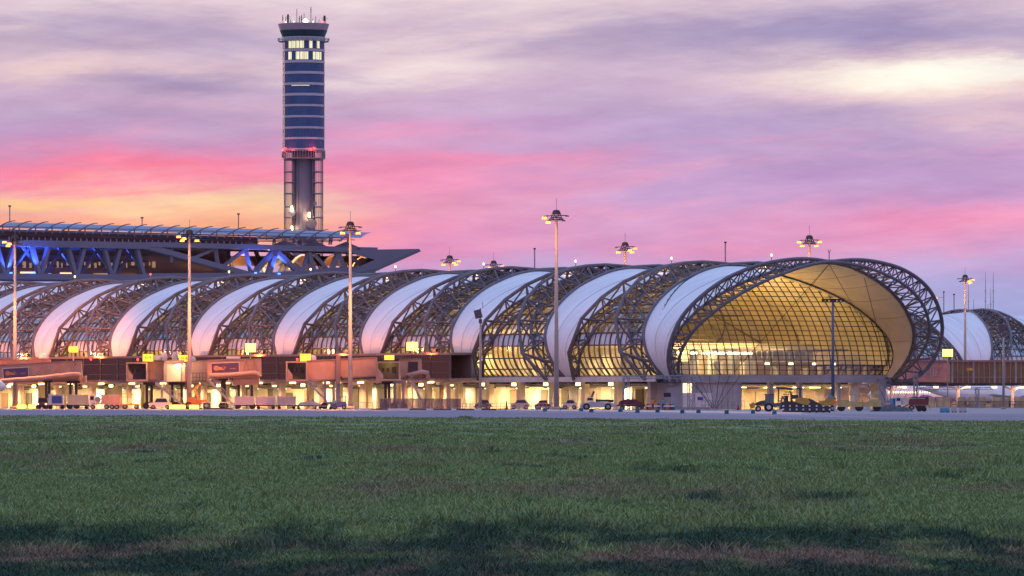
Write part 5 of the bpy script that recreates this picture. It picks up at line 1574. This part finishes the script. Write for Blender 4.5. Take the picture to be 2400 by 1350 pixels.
# aircraft tug: low, long, wide wheel arches and equipment on its deck
t = thing("aircraft_tug", "long low pale grey aircraft tug with black wheel arches on the apron edge", "aircraft tug", G(1402, 885), 0)
b = MB(); b.prism([(-2.7, .4), (-2.7, .75), (-2.3, 1.1), (-.6, 1.25), (1.6, 1.2), (2.6, .95), (2.75, .4)], (-1.1, 1.1)); b.build("body", M_conc_l, t)
b = MB(); b.box((-1.2, 0, 1.6), (1.1, 1.5, .65), taper=.85); b.build("cab", M_offw, t); b = MB(); b.box((-1.2, -.72, 1.65), (.8, .1, .35)); b.build("cab_window", M_win, t)
b = MB(); b.box((.7, 0, 1.42), (2.2, 1.6, .35)); b.beam((-1.0, 0, 1.9), (-.6, 0, 2.8), .5, .3); b.box((1.9, .2, 1.35), (.8, .8, .4)); b.tube([(-.2, -.5, 1.3), (-.2, -.5, 2.5)], .04, 4); b.build("deck_equipment", M_dark, t); wheels(t, (-1.75, 1.45), 1.0, .52, .35)
t = thing("loaded_trailer", "dark red heaped trailer coupled right of the aircraft tug", "trailer", G(1478, 890), 0)
b = MB(); b.prism([(-1.9, .8), (-1.6, 1.35), (-.6, 1.65), (.8, 1.6), (1.7, 1.1), (1.9, .8)], (-.9, .9)); b.build("load", mk("maroon_load", (.14, .035, .05), .7, 0, .4, 2, bump=.5), t); b = MB(); b.box((0, 0, .68), (4.4, 1.9, .2)); b.build("chassis", M_dark, t); wheels(t, (-1.3, 1.3), .8, .32, .25)
# traffic cones and drums in front of the arcade
cols = [M_red, M_orange, M_orange, M_red, M_teal, M_orange, M_red, M_teal]
for i, px in enumerate((1519, 1524, 1537, 1543, 1559, 1565, 1571, 1578)):
    t = thing("marker_drum", ["red", "orange", "orange", "red", "teal", "orange", "red", "teal"][i] + " marker drum %s" % ["leftmost of the row under the arcade", "second from the left under the arcade", "third from the left under the arcade", "fourth from the left under the arcade", "five from left, below the framed board", "six from left, beside the framed board", "second from the right end", "closest to the concrete pier"][i], "marker drum", G(px, 912 - (i % 3) * 4), 0, "coloured marker drums under the arcade")
    b = MB(); b.lathe((0, 0, 0), [(.26, 0), (.24, .45), (.22, .9), (.1, 1.0)], 12); b.build("drum", cols[i], t, True); b = MB(); b.lathe((0, 0, .5), [(.255, 0), (.245, .18)], 12); b.build("band", M_white, t)
t = thing("notice_board", "dark framed board on two legs standing under the arcade", "notice board", G(1564, 918), 0)
b = MB(); b.box((0, 0, 2.3), (1.1, .08, .65)); b.build("board", M_dark, t)
for sg in (-1, 1): b = MB(); b.box((sg * .42, .02, 1.0), (.06, .06, 2.0)); b.build("leg", M_gal, t)
# teal drums along the kerb
for i, (px, yb) in enumerate(((1263, 962), (1277, 965), (1317, 963), (1362, 964.5), (1386, 967), (1454, 966), (1494, 968), (1541, 967.5), (1599, 969.5), (1637, 968.5), (1703, 971), (1765, 970), (1815, 972))):
    Y = 18900 / (yb - 940) ; v = G(px, Y); fv = far_edge(px); v.y = min(v.y, fv.y - 3); v.x = (px - 1200) * v.y / F
    where = ["leftmost, left of the tallest mast foot", "second, just left of the tallest mast foot", "third, just right of the tallest mast foot", "fourth, in front of the tug's front wheels", "fifth, in front of the tug's middle", "sixth, in front of the red trailer", "seventh, right end of the red trailer", "eighth, in front of the coloured marker drums", "ninth, at the foot of the concrete pier", "tenth, in front of the small lattice tower", "eleventh, before the service block railing", "twelfth, in front of the backhoe", "last, in front of the paving machine"][i]
    t = thing("teal_drum", "squat teal drum on the white kerb, " + where, "barrier drum", v, random.uniform(0, 1), "teal drums spaced along the kerb")
    k = v.y / 700
    b = MB(); b.lathe((0, 0, 0), [(.25 * k, .0), (.27 * k, .05), (.25 * k, .3), (.27 * k, .42), (.2 * k, .46)], 14); b.build("drum", M_teal, t, True); b = MB(); b.lathe((0, 0, .2), [(.262 * k, 0), (.262 * k, .06)], 14); b.build("band", M_dark, t)
# cone on kerb
t = thing("traffic_cone", "tall dark marker cone standing on the white kerb tip", "marker cone", G(1187, 848), 0); b = MB(); b.lathe((0, 0, .04), [(.2, 0), (.14, .5), (.08, 1.2), (.04, 1.35)], 10); b.build("cone", M_dark, t, True); b = MB(); b.box((0, 0, .05), (.5, .5, .08)); b.build("base", M_black, t)
t = thing("traffic_cone", "small dark cone beside the railing of the service block", "marker cone", G(1730, 900), 0); b = MB(); b.lathe((0, 0, .04), [(.16, 0), (.05, .75)], 10); b.build("cone", M_red, t, True); b = MB(); b.box((0, 0, .04), (.42, .42, .07)); b.build("base", M_black, t)
# ---- lattice masts with guy ropes
def lattice(px, ytop, Y, w, label, guys=()):
    h = P(px, ytop, Y).z; t = thing("lattice_mast", label, "lattice mast", G(px, Y), .3, "lattice masts")
    b = MB(); c = [(-w / 2, -w / 2), (w / 2, -w / 2), (w / 2, w / 2), (-w / 2, w / 2)]; n = max(4, int(h / (w * 1.1)))
    for x, y in c: b.tube([(x, y, 0), (x, y, h)], .06, 5)
    for i in range(n):
        z0, z1 = h * i / n, h * (i + 1) / n
        for j in range(4):
            x0, y0 = c[j]; x1, y1 = c[(j + 1) % 4]; b.tube([(x0, y0, z0), (x1, y1, z1)] if (i + j) % 2 else [(x1, y1, z0), (x0, y0, z1)], .035, 4); b.tube([(x0, y0, z1), (x1, y1, z1)], .03, 4)
    b.build("lattice", M_gal, t)
    for gx, gy, gz in guys:
        g_ = MB(); g_.tube([(0, 0, h * gz), (gx, gy, .1)], .03, 4); g_.build("guy_rope", M_dark, t)
    return t
lattice(1467, 880, 915, .85, "galvanised lattice mast before the arcade, beside the aircraft tug")
lattice(1620, 880, 905, .85, "galvanised lattice mast in front of the service block window", ((4.2, 0, .8), (3.2, -1, .95)))
lattice(2146, 878, 960, .55, "thin lattice mast by the maroon tank trailer", ((-3, 0, .9), (2.5, 0, .9)))
lattice(2290, 908, 1120, .6, "thin lattice mast in front of the airliner, left of the right floodlight post")
# pipe gantry between the masts
t = thing("pipe_gantry", "horizontal lattice pipe gantry reaching to the end arch foot", "gantry", G(1530, 912) + Vector((0, 0, 4.75)), 0)
b = MB()
for i in range(22):
    x = -4.6 + i * .42
    for z in (0, .5): b.tube([(x, -.4, z), (x + .42, -.4, z)], .05, 4); b.tube([(x, .4, z), (x + .42, .4, z)], .05, 4)
    b.tube([(x, -.4, 0), (x + .42, -.4, .5)], .035, 4); b.tube([(x, .4, .5), (x + .42, .4, 0)], .035, 4); b.tube([(x, -.4, .5), (x, .4, .5)], .035, 4)
b.build("truss", M_gal, t); b = MB(); b.box((4.2, 0, .6), (.9, .8, .5)); b.build("control_box", M_teal, t)
for sg in (-1, 1): b = MB(); b.tube([(sg * 4.5, 0, 0), (sg * 4.5, 0, -4.75)], .09, 6); b.build("leg", M_gal, t)
# ---- tripods of rods in front of the service block and by the last pier
def rods(px, Y, ytop, n, sp, label):
    t = thing("guy_rods", label, "guy cables", G(px, Y)); h = P(px, ytop, Y).z
    b = MB()
    for i in range(n): b.tube([((i / (n - 1) - .5) * .5, 0, .1), (((i / (n - 1)) - .5) * sp * 2, random.uniform(-.5, .5), h)], .035, 4)
    b.build("cables", M_dark, t); b = MB(); b.box((0, 0, .15), (.9, .6, .3)); b.build("anchor_block", M_conc, t)
rods(1674, 921, 880, 6, 4.0, "fan of guy cables rising from a block in front of the white panel")
rods(2087, 950, 905, 5, 1.9, "fan of guy cables right of the last concrete pier")

# ---- construction plant by the end arch
M_plant = mk("plant_dark", (.045, .055, .07), .45, .1, .2, 2); M_bh = mk("backhoe_paint", (.10, .14, .17), .4, .1, .15, 2); M_glassy = mk("plant_glass", (.12, .20, .20), .15, 0, .1, 2, spec=.8)
t = thing("backhoe_loader", "dark grey backhoe tractor with glass cab and pale wheel hubs beside the service block", "backhoe", G(1795, 760), 0)
b = MB(); b.prism([(-1.3, .75), (-1.25, 1.15), (-.6, 1.4), (-.1, 1.45), (-.1, .7)], (-.45, .45)); b.box((.9, 0, .85), (2.0, .9, .5)); b.build("body", M_bh, t)
b = MB(); b.prism([(-.15, 1.0), (0, 2.15), (.95, 2.15), (1.0, 1.0)], (-.6, .6)); b.build("cab", M_glassy, t); b = MB(); b.box((.45, 0, 2.2), (1.2, 1.35, .1)); 
for x in (-.08, .45, .95): b.box((x, -.62, 1.6), (.06, .05, 1.15))
b.build("cab_frame", M_plant, t); b = MB(); b.prism([(-2.1, .9), (-1.5, 1.25), (-1.4, .55), (-1.9, .35)], (-.9, .9)); b.build("bucket", M_yellow, t); b = MB(); b.beam((-1.5, -.5, .9), (-.3, -.5, 1.2), .12, .16); b.beam((1.9, 0, .9), (2.1, 0, 2.0), .2, .2); b.beam((2.1, 0, 2.0), (2.6, 0, 1.0), .16, .16); b.build("arm", M_plant, t)
for x, r_ in ((-1.0, .36), (.35, .56)):
    for y in (-.65, .65):
        w = MB(); w.lathe((x, y, r_), [(r_ * .6, -.16), (r_, -.12), (r_, .12), (r_ * .6, .16)], 18, ax='Y'); wo_ = w.build("wheel", M_black, t); w = MB(); w.lathe((x, y + (-.18 if y < 0 else .18), r_), [(r_ * .5, -.03), (r_ * .5, .03)], 12, ax='Y'); w.build("hub", M_offw, wo_)
t = thing("paving_machine", "large dark paving machine with flat canopy and yellow hopper behind striped posts", "paver", G(1868, 775), 0)
b = MB(); b.prism([(-2.3, .3), (-2.3, 1.1), (-1.6, 1.3), (.4, 1.35), (1.6, 1.7), (3.1, .9), (3.4, .3)], (-1.1, 1.1)); b.build("body", M_plant, t); b = MB(); b.prism([(-.4, 1.2), (-.1, 1.75), (1.2, 1.8), (1.7, 1.2), (1.3, .8)], (-1.2, -1.1)); b.build("hopper", M_yellow, t)
b = MB(); b.box((-1.0, 0, 2.95), (3.3, 2.0, .16)); 
for x in (-2.4, .4): b.tube([(x, -.8, 1.2), (x, -.8, 2.9)], .06, 5); b.tube([(x, .8, 1.2), (x, .8, 2.9)], .06, 5)
b.build("canopy", M_plant, t); b = MB(); b.box((-1.4, 0, 1.6), (.5, .6, .9)); b.box((-.3, -.2, 1.9), (.9, .5, .5)); b.tube([(-.7, 0, 1.3), (-.8, 0, 2.6)], .12, 8); b.build("operator_seat", M_plant, t)
b = MB(); b.box((0, -1.0, .45), (3.6, .4, .7), taper=.8); b.build("track", M_black, t)
for i, px in enumerate((1836, 1851.5, 1867, 1882.5, 1897.5, 1914, 1930, 1944.5)):
    t = thing("striped_post", "black and white banded barrier post, %s in the row before the paving machine" % ["leftmost", "second from left", "third from left", "fourth from left", "fifth from left", "sixth from left", "seventh from left", "rightmost"][i], "barrier post", G(px, 690), 0, "black and white barrier posts")
    b = MB(); b.lathe((0, 0, 0), [(.09, 0), (.09, .95)], 10); b.build("post", M_black, t); b = MB(); b.lathe((0, 0, .28), [(.098, 0), (.098, .2)], 10); b.lathe((0, 0, .68), [(.098, 0), (.098, .2)], 10); b.build("white_band", M_white, t)
    b = MB(); b.box((.38 if i < 7 else -.05, .05, .42), (.74 if i < 7 else .1, .06, .75)); b.build("barrier_board", M_plant, t)
def roller(px, Y, label, flip=1):
    t = thing("road_roller", label, "road roller", G(px, Y), 0 if flip > 0 else math.pi, "yellow road rollers"); M_y2 = bpy.data.materials.get("roller_yellow") or mk("roller_yellow", (.50, .40, .16), .5, 0, .2, 2)
    b = MB(); b.prism([(-1.6, .62), (-1.6, 1.45), (-.4, 1.55), (.1, 1.25), (1.4, 1.25), (1.6, .62)], (-.68, .68)); b.build("body", M_y2, t)
    b = MB(); b.box((.3, 0, 2.15), (1.2, 1.1, .1)); 
    for x in (-.2, .8):
        for y in (-.5, .5): b.box((x, y, 1.6), (.07, .07, 1.05))
    b.build("cab_frame", M_y2, t); 
    for x in (-1.1, 1.15): w = MB(); w.lathe((x, 0, .55), [(.42, -.62), (.5, -.58), (.5, .58), (.42, .62)], 20, ax='Y'); w.build("drum", M_dark, t, True)
roller(1992, 760, "pale yellow road roller right of the worker in orange"); roller(2035, 765, "pale yellow road roller standing in front of the last pier", -1)
t = thing("small_loader", "small yellow loader with round lamp half hidden behind the striped posts", "loader", G(1938, 790), 0)
b = MB(); b.box((0, 0, 1.0), (2.2, 1.2, .8)); b.prism([(-.3, 1.4), (.1, 2.0), (.8, 2.0), (1.0, 1.4)], (-.5, .5)); b.build("body", M_yellow, t); wheels(t, (-.7, .7), .65, .4, .25); b = MB(); b.lathe((.4, -.6, 2.0), [(.28, -.05), (.28, .05)], 14, ax='Y'); b.build("work_lamp", M_cyan, t)
t = thing("rubble_heap", "low dark heap of rubble between the rollers and the maroon tank trailer", "rubble", G(2090, 770), 0)
b = MB(); rows = []
for i in range(9):
    rows.append([(-2.9 + i * .72 + random.uniform(-.1, .1), -1 + j * .5, max(0, math.sin(math.pi * i / 8) ** .6 * math.sin(math.pi * j / 4) * (.85 + random.uniform(-.25, .25)))) for j in range(5)])
b.grid(rows); b.build("heap", mk("rubble", (.10, .10, .13), .9, 0, .4, 3, bump=.6), t)
t = thing("tank_trailer", "maroon tank trailer with a dark frame on top near the rubble heap", "trailer", G(2153, 765), 0)
b = MB(); b.prism([(-1.3, .85), (-1.3, 1.45), (-1.1, 1.65), (1.0, 1.65), (1.25, 1.4), (1.15, .85)], (-.8, .8)); b.build("tank", M_red, t); b = MB(); b.box((-.1, 0, 1.78), (2.0, 1.3, .12)); b.box((1.1, 0, 1.6), (.35, 1.0, .7)); b.beam((-1.3, 0, .9), (-2.0, 0, .6), .12, .12); b.prism([(-.6, .8), (.9, .8), (.5, .2), (-.1, .2)], (-.5, .5)); b.build("frame", M_plant, t); wheels(t, (.1, .7), .6, .3, .2)
for i, (px, m_, lab) in enumerate(((2089, M_cyan, "small light blue portable cabinet by the fan of cables"), (2098, M_blue, "small dark blue portable cabinet by the fan of cables"))):
    t = thing("cabinet", lab, "cabinet", G(px, 905), 0); b = MB(); b.box((0, 0, 1.2), (.5, .5, 1.1)); b.build("housing", m_, t); b = MB()
    for x in (-.2, .2): b.box((x, 0, .35), (.06, .06, .7))
    b.build("leg", M_dark, t)
t = thing("water_truck", "white service truck behind the rubble heap, under the airliner's wing", "truck", G(2122, 905), 0); b = MB(); b.box((.5, 0, 1.3), (2.0, 1.6, 1.0)); b.build("tank", M_offw, t); b = MB(); b.box((-1.1, 0, 1.3), (.9, 1.6, 1.5), taper=.9); b.build("cab", M_white, t); b = MB(); b.box((-1.1, -.8, 1.6), (.6, .08, .45)); b.build("cab_window", M_win, t); wheels(t, (-1.0, .9), .7, .38, .25)
for i, (a, q, m_, lab) in enumerate(((2202, 2226, M_cyan, "light blue plastic road barrier, left of three"), (2229, 2243, M_conc_l, "upright grey road barrier block, middle of three"), (2247, 2266, M_conc_l, "low grey road barrier block, right of three"))):
    Y = 690; w = (q - a) * Y / F; t = thing("road_barrier", lab, "barrier", G((a + q) / 2, Y), 0, "plastic road barriers"); hh_ = (.55, .75, .6)[i]
    b = MB(); b.prism([(-w / 2, 0), (-w / 2 * .9, hh_), (w / 2 * .9, hh_), (w / 2, 0)], (-.25, .25)); b.build("block", m_, t); b = MB()
    for x in (-.25, .25): b.box((x * w, -.27, .12), (.14, .05, .1))
    b.build("fork_slots", M_dark, t)
# cargo crates behind the railing, lit orange
for i, (px, w, nm) in enumerate(((2170, 3.6, "leftmost, under the airliner tail"), (2212, 3.0, "second from left"), (2252, 1.4, "narrow third one by the tree column"), (2290, 3.4, "fourth, behind the long dark railing"), (2345, 3.4, "fifth, left of the right floodlight post"), (2392, 2.6, "rightmost at the picture edge"))):
    t = thing("cargo_pallet", "tan wrapped cargo pallet behind the railing, " + nm, "cargo pallet", G(px, 1215), random.uniform(-.1, .1), "tan cargo pallets at the right"); b = MB(); b.box((0, 0, 1.15), (w, 1.8, 2.0)); b.build("load", mk("cargo_wrap", (.58, .40, .22), .7, 0, .25, 1) if i == 0 else bpy.data.materials["cargo_wrap"], t)
    b = MB(); b.box((0, 0, .09), (w + .2, 2.0, .1)); 
    for x in (-.45, 0, .45): b.box((x * w, -.93, 1.15), (.08, .05, 2.0))
    b.build("pallet_frame", M_gal, t)
# radio masts on the skyline at the right
for px, y0, Y, n, lab in ((2322, 638, 2300, 4, "cluster of tall radio antennas on the skyline, right of the white shell"), (2279, 668, 2300, 3, "smaller cluster of radio antennas on the skyline above the white shell")):
    t = thing("radio_mast", lab, "radio mast", G(px, Y)); h = P(px, y0, Y).z
    for i in range(n):
        b = MB(); x = (i - n / 2) * 1.0; hk = h * (1 - .12 * ((i * 2) % 3)); b.tube([(x, 0, 0), (x, 0, hk * .86), (x, 0, hk)], [.18, .14, .06], 5)
        for z in (.78, .86): b.box((x, 0, hk * z), (1.0, .1, .12))
        b.build("antenna", M_gal, t)
for px, y0, Y, lab in ((1253, 583, 1300, "thin pole on the skyline left of the tallest mast"), (1700, 568, 1300, "thin pole on the skyline between the glass arch and its left neighbour"), (2236, 690, 1650, "short thin pole above the right hand white shell"), (2212, 684, 1650, "thin pole carrying a side lamp right of the end arch")):
    t = thing("skyline_pole", lab, "pole", G(px, Y), 0); h = P(px, y0, Y).z; b = MB(); b.tube([(0, 0, 0), (0, 0, h)], .14, 6); b.build("pole", M_gal, t); b = MB(); b.box((0, 0, h), (.55, .4, .3)); b.build("pole_head", M_dark, t)
    if px == 2212: b = MB(); b.beam((0, 0, h - 1.5), (-2.0, 0, h - 1.6), .1, .1); b.build("lamp_arm", M_gal, t); b = MB(); b.lathe((-2.1, -.1, h - 1.7), [(.15, -.3), (.4, 0), (.15, .3)], 8); b.build("side_lamp", M_sodium, t)
# bird-like scrub tuft in the field is grass; a lone dark stake
t = thing("ground_stake", "small dark broken stake standing in the grass", "stake", P(1088, 1112, 109) * Vector((1, 1, 0)) if False else Vector(((1088 - 1200) * 106 / F, 106, .02)), 0)
b = MB(); b.tube([(0, 0, 0), (-.02, 0, .1), (-.035, 0, .15)], [.03, .022, .01], 6); b.tube([(0, 0, .02), (.07, 0, .07)], [.02, .01], 5); b.build("stake", M_black, t)
